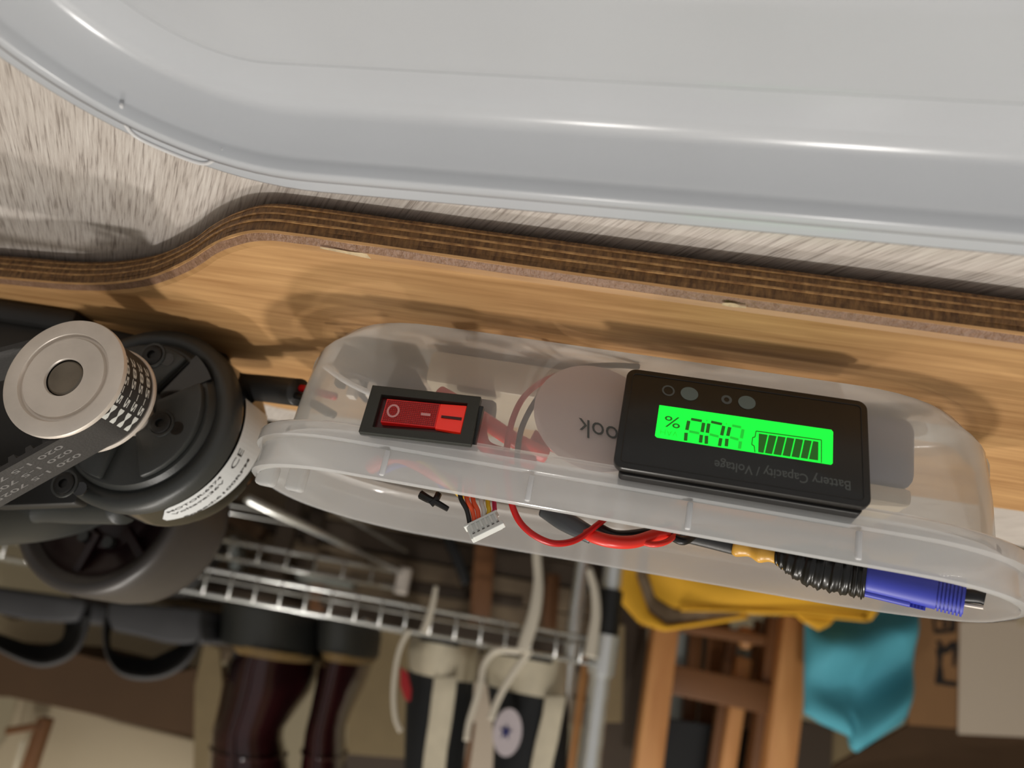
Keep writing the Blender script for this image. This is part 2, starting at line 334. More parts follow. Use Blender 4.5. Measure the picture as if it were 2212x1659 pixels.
# pale scuffs where the lacquer has chipped off the bevel
def scuff(px0, py0, px1, py1, wpx, zz=-0.45, n=14):
    a, b = atz(px0, py0, zz), atz(px1, py1, zz); mb = MB(); top = []; bot = []
    for i in range(n+1):
        t = i/n; p = a.lerp(b, t); h = wpx*(0.35+0.65*math.sin(math.pi*min(1, t*1.1+0.02)))*(0.7+0.6*random.random())
        top.append(p+Vector((0, 0.5*h, -0.45*h+0.2))); bot.append(p+Vector((0, -0.5*h, 0.42)))
    for i in range(n): mb.add([top[i], top[i+1], bot[i+1], bot[i]], [(0, 1, 2, 3)]); 
    return obj('scuff', mb, M['scuff'], board)
scuff(692, 533, 905, 574, 0.8); scuff(1560, 655, 1612, 662, 0.7, n=6); 

# ================================================================== MILKY LID in front (photo top)
lid = thing('storage_box_lid', 'large milky grey translucent plastic lid with rounded corner lying beside the board', 'lid', (30, 0, LAM))
def rrect(x0, x1, y0, y1, r, z, n=14):
    out = []
    for cx, cy, a0 in ((x1-r, y1-r, 0), (x0+r, y1-r, 90), (x0+r, y0+r, 180), (x1-r, y0+r, 270)):
        for k in range(n+1):
            a = math.radians(a0+90*k/n); out.append(Vector((cx+r*math.cos(a), cy+r*math.sin(a), z)))
    return out
ROTL = Matrix.Rotation(math.radians(2.2), 4, 'Z')
def lid_ring(d, z):
    r = max(59-d, 8)
    return [ROTL @ v for v in rrect(-139.5+d, 250-d, -133.2+d, 115-d, r, z, 20)]
prof = [(1.4,-12.6),(0.6,-12.0),(-0.1,-4.9),(0.2,-4.2),(0.9,-4.0),(5.4,-4.1),(5.8,-3.3),(6.6,-2.3),(9.6,-1.9),(10.2,-2.3),(10.7,-4.3),(11.2,-5.0),(16.6,-11.0),(17.8,-11.9),(19.4,-12.4),(21.5,-12.5),(30,-12.5),(31.0,-12.1),(31.6,-10.9),(32.6,-10.4),(34,-10.5),(46,-10.8),(48,-10.2),(50,-10.3),(52,-10.8),(74,-11.0),(94,-11.0)]
mb = MB().rings([lid_ring(d, z) for d, z in prof[:16]], cap=False)
obj('rim', mb, M['lid_rim'] if False else M['lid'], lid, smooth=60)
mb = MB().rings([lid_ring(d, z) for d, z in prof[15:]], cap=False)
last = lid_ring(*prof[-1]); mb.add(last, [tuple(range(len(last)))])
obj('panel', mb, M['lid'], lid, smooth=60)
# finger tab on the rounded corner, outlined by a thin ridge
pts = [atz(px, py, -3.7) for px, py in ((262,225),(268,262),(290,292),(345,320),(430,352),(462,346),(482,322))]
obj('finger_tab', MB().tube(pts, 0.45, n=6), M['rib'], lid, smooth=True)

# ================================================================== CLEAR BOX with the electronics
def ring_box(z, hx, yf, yb, r, cx=-0.5, skew=0.0, n=12):
    out = rrect(cx-hx, cx+hx, yb, yf, r, z, n)
    for v in out:                                           # the back wall of the soft box bows inwards towards its right end
        if v.y < -220 and v.x > -45: v.y = -220 + (v.y+220)*(1-0.0034*(v.x+45))
    return out
case = thing('plastic_container', 'frosted clear plastic container with rounded ends, open side up on the board', 'container', (0, -220, 0))
wall_l = [(0.3,88,-194,-244,34),(0.6,93,-190,-248,37),(2.0,96,-187,-251,38.5),(5.5,98.5,-185.2,-253,39.5),(7.0,100.6,-184.6,-254,40.5),(8.5,101.4,-184,-255,41),(22,102.2,-182.4,-257.4,41),(35.5,101.6,-180.8,-258.6,40)]
outer = [ring_box(z, hx, yf, yb, r) for z, hx, yf, yb, r in wall_l]
inner = [ring_box(z, hx-1.0, yf-1.0, yb+1.0, r-1.0) for z, hx, yf, yb, r in wall_l]
obj('wall', MB().rings(outer, cap=False), M['box'], case, smooth=50)
flo = ring_box(0.3, 88, -194, -244, 34); obj('base', MB().add(flo, [tuple(range(len(flo)))]), M['box'], case)
rimp = [(35.5,101.6,-180.8,-258.6,37),(36.6,103.5,-179,-260,37.5),(37.6,106.2,-175.6,-263,38),(38.2,106.6,-175.2,-263.4,38),(41.6,106.6,-175.2,-263.4,38),(42.0,106.0,-175.8,-263,38),(42.2,105.2,-176.8,-262,37.5),(47.8,105.4,-176.6,-262.2,37.5),(48.6,105.8,-176.0,-262.6,37.8),(49.8,105.8,-176.0,-262.6,37.8),(50.2,105.2,-176.6,-262.0,37.5),(50.2,104.2,-177.6,-261,37.4),(49.6,103.8,-178,-260.6,37.2),(39.5,103.0,-178.8,-260,37),(38.2,102,-179.8,-259,36.5),(37.6,100.4,-181.4,-257.4,36)]
obj('rim', MB().rings([ring_box(*p) for p in rimp], cap=False), M['rim'], case, smooth=50)
for px, py in ((826, 1015), (1141, 1068), (1487, 1128), (1856, 1184)):
    c = aty(px, py, -175.6)
    obj('rib', MB().box((c.x-0.7, -176.7, 42.6), (c.x+0.7, -175.3, 49.2)), M['rib'], case, smooth=True, bevel=0.4)
for px, py, dz in ((578, 1032, 3), (640, 1045, 5)):
    c = aty(px, py, -200 if px < 600 else -214)
    obj('clip_tab', MB().box((c.x-3, c.y-2.5, c.z-dz-1), (c.x+2.5, c.y+2, c.z+2.4)), M['rim'], case, smooth=True, bevel=1.2, seg=3)

# ---- local frames fitted to flat faces
def fit(TL, TR, BR, BL):
    e1 = ((TR-TL)+(BR-BL))/2; e2 = ((BL-TL)+(BR-TR))/2; c = (TL+TR+BR+BL)/4
    W, H = e1.length, e2.length; e1n = e1.normalized(); e2n = (e2 - e1n*e2.dot(e1n)).normalized(); nrm = e2n.cross(e1n)
    if nrm.y < 0: nrm = -nrm
    return c, e1n, e2n, nrm, W, H
def homog(src, dst):
    A = []; b = []
    for (x, y), (u, v) in zip(src, dst):
        A.append([x, y, 1, 0, 0, 0, -u*x, -u*y]); b.append(u); A.append([0, 0, 0, x, y, 1, -v*x, -v*y]); b.append(v)
    h = np.linalg.solve(np.array(A, float), np.array(b, float)); Hm = np.append(h, 1).reshape(3, 3)
    return lambda x, y: (lambda q: (q[0]/q[2], q[1]/q[2]))(Hm @ np.array([x, y, 1.0]))
class Face:
    """flat face: a to the photo's right, b towards the photo's bottom (the place's up), n towards the viewer"""
    def __init__(s, TL, TR, BR, BL): s.c, s.a, s.b, s.n, s.W, s.H = fit(TL, TR, BR, BL)
    def P(s, a, b, n=0): return s.c + s.a*(a-s.W/2) + s.b*(b-s.H/2) + s.n*n
    def poly(s, mb, pts, n0, n1): return mb.prism([s.P(a, b, n0) for a, b in pts], s.n*(n1-n0))
    def rr(s, a0, b0, a1, b1, r, n=5):
        return [(v.x, v.y) for v in rrect(a0, a1, b0, b1, r, 0, n)]
    def text(s, mb, body, a_start, a_end, b_base, size, n=0.06, off=0.0, a_slope=0):
        """reads from a_start (photo right) to a_end (photo left), letter tops towards the photo's bottom"""
        vs, fs = text_mb(body, size, fit_w=abs(a_end-a_start), offset=off)
        sg = -1 if a_end < a_start else 1
        mb.add([s.P(a_start+sg*v.x, b_base+v.y, n) for v in vs], fs); return mb

# ---- battery meter
K = 3.814
TL, TR, BR, BL = ((1320+x/K, 790+y/K) for x, y in ((140,18),(2117,292),(2146,1182),(10,826)))
F = Face(aty(*TL, -175.2), aty(*TR, -175.2), aty(*BR, -170.2), aty(*BL, -170.2))
print('meter', F.W, F.H)
hm = homog([(140,18),(2117,292),(2146,1182),(10,826)], [(0,0),(F.W,0),(F.W,F.H),(0,F.H)])
meter = thing('battery_meter', 'black battery capacity meter with glowing green display on the container wall', 'meter', F.P(F.W/2, 0, -8))
o = MB(); F.poly(o, F.rr(0, 0, F.W, F.H, 2.4, 6), -2.4, 0); obj('face', o, M['meter'], meter, bevel=0.4, smooth=40)
o = MB(); F.poly(o, F.rr(1.6, 1.2, F.W-1.2, F.H+0.6, 1.0, 3), -11.5, -2.4); obj('housing', o, M['meter_side'], meter, bevel=0.3)
fr = [F.P(a, b, 0.02) for a, b in F.rr(1.6, 1.5, F.W-1.6, F.H-1.6, 1.0, 4)]; fr.append(fr[0])
obj('bezel_line', MB().tube(fr, 0.12, n=5, smooth=1, cap=False), M['meter_side'], meter)
q = lambda *pp: [hm(x, y) for x, y in pp]
o = MB(); F.poly(o, q((395,325),(1812,528),(1826,545),(1820,805),(1806,816),(372,590),(357,575)), -0.2, 0.05); disp = obj('display', o, M['green'], meter, label='glowing green display')
seg = MB(); fnt = MB()
for i in range(7):
    xt = [1204,1288,1362,1436,1508,1582,1653,1712]; xb = [1197,1252,1322,1398,1472,1548,1617,1706]
    f0 = lambda x: 558+(x-1204)*0.137; f1 = lambda x: 712+(x-1197)*0.138
    g = 5
    F.poly(seg, q((xt[i]+g, f0(xt[i])), ((xt[i+1]-g) if i < 6 else 1703, f0(xt[i+1])), ((xb[i+1]-g) if i < 6 else 1700, f1(xb[i+1])), (xb[i]+g, f1(xb[i]))), 0.05, 0.09)
def stroke(mb, pts, wd, n=0.09):
    for (x0, y0), (x1, y1) in zip(pts, pts[1:]):
        dx, dy = x1-x0, y1-y0; l = math.hypot(dx, dy); nx, ny = -dy/l*wd/2, dx/l*wd/2
        F.poly(mb, q((x0+nx, y0+ny), (x1+nx, y1+ny), (x1-nx, y1-ny), (x0-nx, y0-ny)), 0.05, n)
stroke(seg, [(1176,712),(1170,660),(1150,650),(1158,590),(1178,588),(1186,538),(1728,612),(1726,800)], 9)
# digits: (dark strokes, faint strokes)
def digit(x0, y0, x1, y1, xb0, yb0, xb1, yb1, dark):
    ym0 = y0+0.55*(yb0-y0); ym1 = y1+0.55*(yb1-y1); xm0 = x0+0.55*(xb0-x0); xm1 = x1+0.55*(xb1-x1)
    S = dict(t=[(x0+22, y0), (x1-18, y1)], lu=[(x0+4, y0+14), (xm0+6, ym0-10)], ru=[(x1-4, y1+14), (xm1, ym1-10)], m=[(xm0+24, ym0), (xm1-22, ym1)], ll=[(xm0, ym0+12), (xb0+10, yb0-4)], rl=[(xm1-6, ym1+12), (xb1, yb1-6)])
    for k, v in S.items(): stroke(seg if k in dark else fnt, v, 30 if k != 't' and k != 'm' else 22)
digit(630,440,760,456, 596,622,728,640, ('t','lu','ru','ll','rl'))
digit(794,462,925,482, 766,648,884,668, ('t','lu','ru','ll','rl'))
digit(966,492,1084,508, 930,668,1048,692, ('lu','ll'))
F.text(seg, '%', hm(566,470)[0], hm(432,470)[0], hm(500,412)[1]+0.3, 4.4, 0.09, off=0.02)
a0, b0 = hm(540, 596); a1, _ = hm(398, 560)
vs, fs = text_mb('VAH', 2.2, fit_w=a0-a1); fnt.add([F.P(a0-v.x, b0-1.75+v.y, 0.08) for v in vs], fs)
for (cx, cy) in ((782, 452), (943, 478)): stroke(fnt, [(cx-6, cy), (cx+6, cy+1)], 14)
obj('dark_segment', seg, M['seg'], disp, label='dark digits, percent sign and seven battery bars'); obj('faint_segment', fnt, M['seg_l'], disp)
def ell(cx, cy, rx, ry, n=24, ph=0.12): return [(cx+rx*math.cos(2*math.pi*k/n), cy+ry*math.sin(2*math.pi*k/n)+ph*rx*math.cos(2*math.pi*k/n)) for k in range(n)]
for cx, cy in ((641, 233), (1113, 304)):
    o = MB(); F.poly(o, q(*ell(cx, cy, 72, 54)), -0.1, 0.12); obj('button', o, M['button'], meter, label='flat grey oval button')
for cx, cy, ro, ri in ((469, 207, 52, 38), (946, 280, 44, 22)):
    A = [F.P(*p, 0.06) for p in q(*ell(cx, cy, ro, ro*0.83))]; B = [F.P(*p, 0.06) for p in q(*ell(cx, cy, ri, ri*0.83))]
    obj('ring_mark', MB().rings([A, B], cap=False), M['grey_print'], meter)
o = MB(); aS, bS = hm(1968, 985); aE, bE = hm(842, 800)
vs, fs = text_mb('Battery Capacity / Voltage', 3.6, fit_w=aS-aE, offset=0.04)
o.add([F.P(aS-v.x, (hm(1968, 962)[1])*(1-v.x/(aS-aE)) + hm(842, 782)[1]*(v.x/(aS-aE)) + v.y*0.92 - 0.2, 0.05) for v in vs], fs); obj('caption', o, M['grey_print'], meter)

# ---- red rocker switch
K2 = 7.9; off2 = (780, 820)
sc = [(120,98),(2003,275),(1918,1125),(28,878)]
T4 = [aty(off2[0]+x/K2, off2[1]+y/K2, -175.0+(1.2 if i > 1 else -1.2)) for i, (x, y) in enumerate(sc)]
S = Face(*T4); print('switch', S.W, S.H)
hs = homog(sc, [(0,0),(S.W,0),(S.W,S.H),(0,S.H)]); q2 = lambda *pp: [hs(x, y) for x, y in pp]
sw = thing('rocker_switch', 'red rocker switch in a black bezel on the container wall', 'switch', S.P(S.W/2, 0, -6))
def frame_mb(outer, inner, n0, n1):
    mb = MB(); A0 = [S.P(*p, n0) for p in outer]; A1 = [S.P(*p, n1) for p in outer]; B1 = [S.P(*p, n1) for p in inner]; B0 = [S.P(*p, n0) for p in inner]
    return mb.rings([A0, A1, B1, B0], cap=False)
iw = q2((290,258),(1772,395),(1715,940),(235,800))
obj('bezel', frame_mb(q2(*sc), iw, -2.2, 0), M['grey_black'], sw, bevel=0.15)
o = MB(); S.poly(o, [(1.2,1.0),(S.W-1.2,1.0),(S.W-1.6,S.H-1.0),(1.6,S.H-1.0)], -17, -2.3); obj('body', o, M['black'], sw)
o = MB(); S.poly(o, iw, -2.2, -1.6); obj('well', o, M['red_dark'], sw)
rk = q2((395,335),(1290,385),(1250,800),(350,725)); o = MB()
mid0, mid1 = rk[1], rk[2]
o.add([S.P(*rk[0], 0.1), S.P(*rk[1], -0.8), S.P(*rk[2], -0.8), S.P(*rk[3], 0.1)] + [S.P(*p, -1.8) for p in rk], [(0,1,2,3),(4,7,6,5),(0,4,5,1),(1,5,6,2),(2,6,7,3),(3,7,4,0)])
rock = obj('rocker', o, M['red'], sw, bevel=0.12)
r2 = q2((1290,385),(1760,430),(1705,905),(1250,815))
o = MB().add([S.P(*r2[0], -0.8), S.P(*r2[1], -0.4), S.P(*r2[2], -0.4), S.P(*r2[3], -0.8)] + [S.P(*p, -1.8) for p in r2], [(0,1,2,3),(4,7,6,5),(0,4,5,1),(1,5,6,2),(2,6,7,3),(3,7,4,0)])
obj('rocker_end', o, M['red_bright'], sw, bevel=0.12, label='brighter clear red end of the rocker')
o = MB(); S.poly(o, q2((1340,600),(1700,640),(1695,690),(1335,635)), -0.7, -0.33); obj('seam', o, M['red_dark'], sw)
# moulded waffle grid on the rocker face
g = MB(); A, B_, Cc, D = [Vector((p[0], p[1], 0)) for p in rk]
lev = lambda s: 0.1*(1-s)-0.8*s
for k in range(1, 26):
    s = k/26; p = A.lerp(B_, s); r = D.lerp(Cc, s); d = 0.10
    g.prism([S.P(p.x-d, p.y+.3, lev(s)), S.P(p.x+d, p.y+.3, lev(s)), S.P(r.x+d, r.y-.3, lev(s)), S.P(r.x-d, r.y-.3, lev(s))], S.n*0.10)
for k in range(1, 13):
    t = k/13; p = A.lerp(D, t); r = B_.lerp(Cc, t); d = 0.10
    g.prism([S.P(p.x+.3, p.y-d, 0.1), S.P(r.x-.3, r.y-d, -0.8), S.P(r.x-.3, r.y+d, -0.8), S.P(p.x+.3, p.y+d, 0.1)], S.n*0.10)
kind(obj('waffle_ridge', g, mat('deep_red_plastic', (150,6,4), 0.4), rock), 'stuff')
def onrock(x, y, n=0.16):
    a, b = hs(x, y); s = (a-A.x)/(B_.x-A.x); return S.P(a, b, lev(s)+n)
nn = 28; ro = [onrock(528+102*math.cos(2*math.pi*k/nn), 540+112*math.sin(2*math.pi*k/nn)) for k in range(nn)]; ri = [onrock(528+70*math.cos(2*math.pi*k/nn), 540+80*math.sin(2*math.pi*k/nn)) for k in range(nn)]
obj('off_mark', MB().rings([ro, ri], cap=False), M['pale_print'], rock)
obj('on_mark', MB().prism([onrock(985,555), onrock(1148,568), onrock(1146,612), onrock(986,600)], S.n*0.05), M['pale_print'], rock)
# clear film tail and metal clip beside the switch
obj('side_clip', MB().box((S.P(S.W,0).x-0.2, S.c.y-3.5, S.P(0,0).z+1), (S.P(S.W,0).x+1.2, S.c.y-1.2, S.P(0,S.H).z-1.5)), M['black'], sw, bevel=0.2)

# ---- round pale sticker with the maker's lettering, on the inside of the wall
dc = aty(1285, 905, -183); disc = thing('round_label', 'round pale rose sticker with grey lettering behind the meter', 'label', (dc.x, -183, dc.z-15))
nn = 48; mb = MB()
Pd = lambda px, py, y=-184.0: aty(px, py, y)
def wally(z): return -184 + (z-8.5)*(3.2/27)
def onwall(px, py, n=-0.6):
    p = aty(px, py, -182)
    for _ in range(4): p = aty(px, py, wally(p.z)+n)
    return p
ringp = [onwall(1285+132*math.cos(2*math.pi*k/nn), 905+114*math.sin(2*math.pi*k/nn)+0.14*132*math.cos(2*math.pi*k/nn), -0.9) for k in range(nn)]
obj('sticker', mb.prism(ringp, (0, -0.3, 0)), M['disc'], disc)
vs, fs = text_mb('icook', 5, fit_w=1, offset=0.0)
a = onwall(1370, 934, 0.25); b = onwall(1250, 902, 0.25); hgt = onwall(1300, 915, 0.25)-onwall(1300, 890, 0.25)
k_ = (b-a).length; up = (onwall(1300, 940, 0.25)-onwall(1300, 900, 0.25)).normalized(); hv = max(v.y for v in vs)
obj('lettering', MB().add([a+(b-a)*v.x + up*(v.y/hv*5.0) for v in vs], fs), M['grey_print'], disc)

# ================================================================== MOTOR, PULLEY, BELT, TRUCK, WHEEL (photo left)
MX, MZ = -156.0, 35.0
motor = thing('electric_motor', 'black cylindrical electric motor with white specification label beside the container', 'motor', (MX, -245, MZ-31.5))
obj('end_plate', MB().lathe([(-214.6,0),(-214.6,21),(-214.8,24.0),(-216.2,25.0),(-217.2,25.6),(-216.4,26.6),(-216.2,28.6),(-217.0,30.4),(-218.8,31.5),(-223.6,31.5),(-224.0,30.5)], (MX, MZ), n=72, cap=True), M['motor'], motor, smooth=40)
def sector(a0, a1, r0, r1, y0, y1, n=10):
    A = [Vector((MX+r*math.cos(math.radians(a)), y0, MZ+r*math.sin(math.radians(a)))) for r, rng in ((r0, range(n+1)), (r1, range(n, -1, -1))) for a in [a0+(a1-a0)*k/n for k in rng]]
    return MB().prism(A, (0, y1-y0, 0))
for a0, a1 in ((-150, -62), (-34, 62), (96, 180)):
    obj('raised_petal', sector(a0, a1, 8, 23.2, -214.6, -211.8), M['motor'], motor, bevel=0.8, smooth=40)
obj('slot', sector(-60, -36, 9, 26, -216, -214.3), M['gloss'], motor)
obj('can', MB().lathe([(-223.5,30.2),(-224.2,31.2),(-240,31.2),(-241,31.4),(-244,31.4),(-245,30.2),(-248,30.0),(-250,26),(-250,0)], (MX, MZ), n=72), M['gloss'], motor, smooth=40)
for px, py in ((330, 768), (348, 915), (140, 1045)):
    c = aty(px, py, -211.6)
    sc_ = obj('screw', MB().lathe([(-212.5,3.4),(-210.9,3.4),(-210.6,3.0),(-210.6,1.5),(-211.6,1.4),(-211.6,0)], (c.x, c.z), n=20), M['dark'], motor, smooth=40)
    obj('washer_ring', MB().lathe([(-211.7,3.5),(-211.2,3.6),(-211.2,4.3),(-211.7,4.4)], (c.x, c.z), n=24), M['motor'], motor, smooth=40)
    obj('vent_hole', MB().lathe([(-211.72,0.0),(-211.65,2.2),(-212.0,2.3)], (c.x+5.6, c.z+0.6), n=18), M['gloss'], motor)
# label wrapped round the can
def wrap(u_deg, y, r=31.5, cx=MX, cz=MZ): a = math.radians(u_deg); return Vector((cx+r*math.cos(a), y, cz+r*math.sin(a)))
def lab_edge(a):  # the sticker is put on slightly askew
    return -223.2-0.03*(66-a), -235.0-0.10*(66-a)
mb = MB(); rows = []
for k in range(33):
    a = -26+96*k/32; y0, y1 = lab_edge(a)
    if a > 60: y0, y1 = y0-(a-60)*0.9, y1+(a-60)*0.0
    rows.append([wrap(a, y0, 31.62), wrap(a, y1, 31.62)])
for i in range(32): mb.add([rows[i][0], rows[i+1][0], rows[i+1][1], rows[i][1]], [(0,1,2,3)])
lb = obj('label', mb, M['label'], motor, smooth=True, label='white curved label printed in black')
def wraptext(body, size, a_start, a_end, y_base, r, cx=MX, cz=MZ, flip=1, fit=True, off=0.0):
    """lettering bent round a cylinder whose axis is y: reads from a_start to a_end, letter tops towards flip*-y"""
    L = math.radians(abs(a_end-a_start))*r; vs, fs = text_mb(body, size, fit_w=L, offset=off); sg = 1 if a_end > a_start else -1
    return [wrap(a_start+sg*math.degrees(v.x/r), y_base-flip*v.y, r, cx, cz) for v in vs], fs
ink = MB()
# reads from the photo's lower left up to the right; letter tops towards the near side
for body, size, a0, a1, yb in (('MOTOR:6374', 2.1, 62, 25, -227.4), ('Voltage:36V', 2.1, 62, 26, -230.6), ('Speed:6100RPM', 2.1, 60, 8, -236.4)):
    ink.add(*wraptext(body, size, a0, a1, yb, 31.68, flip=-1, off=0.04))
ink.add(*wraptext('CE', 4.6, 18, 5, -230.6, 31.68, flip=-1))
obj('label_lettering', ink, M['ink'], lb)
# cable sleeve from the motor to the container
cbl = thing('motor_cable', 'thick black sleeved cable running from the motor to the container', 'cable', (-126, -238, 3))
pts = [aty(466, 770, -250), aty(480, 812, -240), aty(510, 832, -236), aty(580, 840, -232), aty(648, 848, -226)]
obj('sleeve', MB().tube(pts, 4.7, n=20), M['sleeve'], cbl, smooth=True)
for j, (mm, dy, dz) in enumerate((('wire_red', 0.5, -1.7), ('wire_black', -1.3, 0.9), ('wire_black', 1.4, 1.5))):
    obj('core_wire', MB().tube([aty(640, 848, -227)+Vector((0, dy, dz)), aty(672, 858, -224)+Vector((0, dy, dz*1.3)), aty(720, 880, -221)+Vector((0, dy*2, dz*2))], 1.3, n=8), M[mm], cbl, smooth=True)

PX, PZ = -155.0, 37.0
pul = thing('motor_pulley', 'worn silver toothed pulley with flat round face on the motor shaft', 'pulley', (PX, -188, PZ-17.6))
obj('flanged_wheel', MB().lathe([(-178.9,5.4),(-178.3,5.7),(-178.2,11.7),(-179.1,12.1),(-179.1,12.7),(-178.1,13.2),(-178.0,16.4),(-178.3,17.4),(-178.8,17.6),(-179.6,17.6),(-179.9,16.8),(-179.9,14.4),(-195.3,14.4),(-195.5,16.2),(-195.9,16.6),(-196.6,16.6),(-197,16.2),(-197,6),(-214,6)], (PX, PZ), n=80), M['alu'], pul, smooth=35)
obj('shaft', MB().lathe([(-178.7,0),(-178.6,4.6),(-179.1,5.2),(-184,5.25)], (PX, PZ), n=40), M['steel'], pul, smooth=35)
belt = thing('drive_belt', 'black toothed rubber belt with white lettering looped over the silver pulley', 'belt', (PX-30, -188, PZ+10))
d = Vector((-0.744, 0, 0.668)); nb = Vector((0.668, 0, 0.744)); P0 = Vector((PX, 0, PZ)); Q0 = P0 + d*80 - nb*12; r1, r2 = 16.0, 28.0
# outer loop in the xz plane
dd = Q0-P0; base = math.atan2(dd.z, dd.x); al = math.acos((r1-r2)/dd.length)
loop = []
a_up, a_dn = base+al, base-al
for k in range(41):
    a = a_dn - (2*math.pi-(a_up-a_dn))*k/40 if False else a_up + (2*math.pi-(a_up-a_dn))*k/40
    loop.append((P0.x+r1*math.cos(a), P0.z+r1*math.sin(a)))
for k in range(41):
    a = a_dn + (a_up-a_dn)*k/40
    loop.append((Q0.x+r2*math.cos(a), Q0.z+r2*math.sin(a)))
n = len(loop)
def offs(k, t):
    x0, z0 = loop[k-1]; x1, z1 = loop[(k+1) % n]; l = math.hypot(x1-x0, z1-z0) or 1; return ((z1-z0)/l*t, -(x1-x0)/l*t)
A = []; B2 = []
for k, (x, z) in enumerate(loop):
    ox, oz = offs(k, -1.5); mid = P0.lerp(Q0, .5)
    if math.hypot(x+ox-mid.x, z+oz-mid.z) > math.hypot(x-mid.x, z-mid.z): ox, oz = -ox, -oz
    A.append((x, z)); B2.append((x+ox, z+oz))
mb = MB(); R_ = [[Vector((a[0], -180.2, a[1])) for a in A], [Vector((a[0], -195.2, a[1])) for a in A], [Vector((b[0], -195.2, b[1])) for b in B2], [Vector((b[0], -180.2, b[1])) for b in B2]]
R_.append(R_[0]); mb.rings(R_, cap=False)
band = obj('band', mb, M['rubber'], belt, smooth=40)
th = MB()
for k in range(14):                                       # teeth on the inside of the free run
    c = P0 + nb*(r1-1.5) + d*(6+5*k); th.prism([c-d*1.2+Vector((0,-180.4,0)), c+d*1.2+Vector((0,-180.4,0)), c+d*0.8-nb*1.6+Vector((0,-180.4,0)), c-d*0.8-nb*1.6+Vector((0,-180.4,0))], (0, -14.6, 0))
kind(obj('tooth', th, M['rubber'], band), 'stuff')
pr = MB()
for k in range(4): pr.add(*wraptext('285-5M', 2.55, -42, 33, -181.6-k*3.5, 16.06, PX, PZ, off=0.05))
obj('white_lettering', pr, M['belt_print'], band)
pr = MB()
for k in range(3):
    for body, s0, ln in (('020 1-5 7025', 9, 26), ('10275 0512', 39, 24)):
        vs, fs = text_mb(body, 2.6, fit_w=ln, offset=0.04)
        pr.add([P0 + nb*(r1+0.06) + d*(s0+v.x) + Vector((0, -182.6-3.9*k-v.y, 0)) for v in vs], fs)
obj('worn_lettering', pr, M['belt_dim'], band)

truck = thing('skateboard_truck', 'black metal truck with motor mount and dark grey wheel behind the belt', 'truck', (-228, -262, 0))
obj('base_plate', MB().box((-290, -292, 0.3), (-198, -221, 8)), M['dark'], truck, bevel=2, smooth=40)
obj('mount_plate', MB().prism([Vector((x, -224.2, z)) for x, z in ((-172,5),(-200,3),(-262,8),(-262,60),(-246,74),(-200,72),(-172,66))], (0, -7, 0)), M['dark'], truck, bevel=1.2, smooth=40)
for x, z in ((-196,22),(-188,40),(-190,56),(-206,34)):
    obj('plate_bolt', MB().lathe([(-224.3,2.6),(-222.9,2.6),(-222.6,2.2),(-222.6,0)], (x, z), n=18), M['motor'], truck, smooth=40)
obj('hanger', MB().tube([Vector((-222, -206, 80)), Vector((-226, -232, 74)), Vector((-231, -262, 66)), Vector((-236, -300, 60)), Vector((-241, -332, 54))], lambda t: 9+9*math.sin(math.pi*t), n=20), M['motor'], truck, smooth=True)
obj('hanger_arm', MB().tube([aty(-60, 1150, -262), aty(60, 1092, -262), aty(180, 1090, -258), aty(270, 1090, -252)], 7.2, n=18), M['motor'], truck, smooth=True)
obj('wheel_pulley', MB().lathe([(-179,5),(-179,r2-3),(-196,r2-3),(-196,5)], (Q0.x, Q0.z), n=40), M['dark'], truck, smooth=40)

WX, WZ, WY = -241.0, 54.0, -330.0
wh = obj('wheel', MB().lathe([(WY-4,34),(WY-1,36.5),(WY,39),(WY-1,41.6),(WY-4,43),(WY-12,43.6),(WY-40,43.6),(WY-46,43),(WY-49,40),(WY-49,20)], (WX, WZ), n=72), M['tyre'], truck, smooth=50, label='dark grey urethane wheel with a plum core')
obj('core', MB().lathe([(WY-2,36.6),(WY-9,35),(WY-13,28),(WY-15,22),(WY-12,20),(WY-12,14),(WY-16,13),(WY-16,0)], (WX, WZ), n=60), M['core'], wh, smooth=50)
for a in range(0, 360, 60): obj('core_spoke', MB().box((14, WY-15.5, -2.2), (34, WY-10, 2.2), Matrix.Translation((WX, 0, WZ)) @ Matrix.Rotation(math.radians(a+20), 4, 'Y')), M['core'], wh, bevel=0.6)
obj('spacer', MB().lathe([(WY-10,0),(WY-4,6),(WY-3,9),(WY-4,12),(WY-12,12.5)], (WX+9, WZ-8), n=30), M['spacer'], wh, smooth=50)
for a in (70, 115): obj('axle_nut', MB().lathe([(WY-11,3),(WY-8,2.8),(WY-8,0)], (WX+18*math.cos(math.radians(a)), WZ+18*math.sin(math.radians(a))), n=8), M['motor'], wh)

# ================================================================== CONTENTS OF THE CONTAINER
def cable(name, label, cat, pts, r, mm, group=None, n=10, parent=None):
    o = obj(name, MB().tube(pts, r, n=n), M[mm], parent, smooth=True)
    if parent is None: tag(o, label, cat, group)
    return o
Y = aty
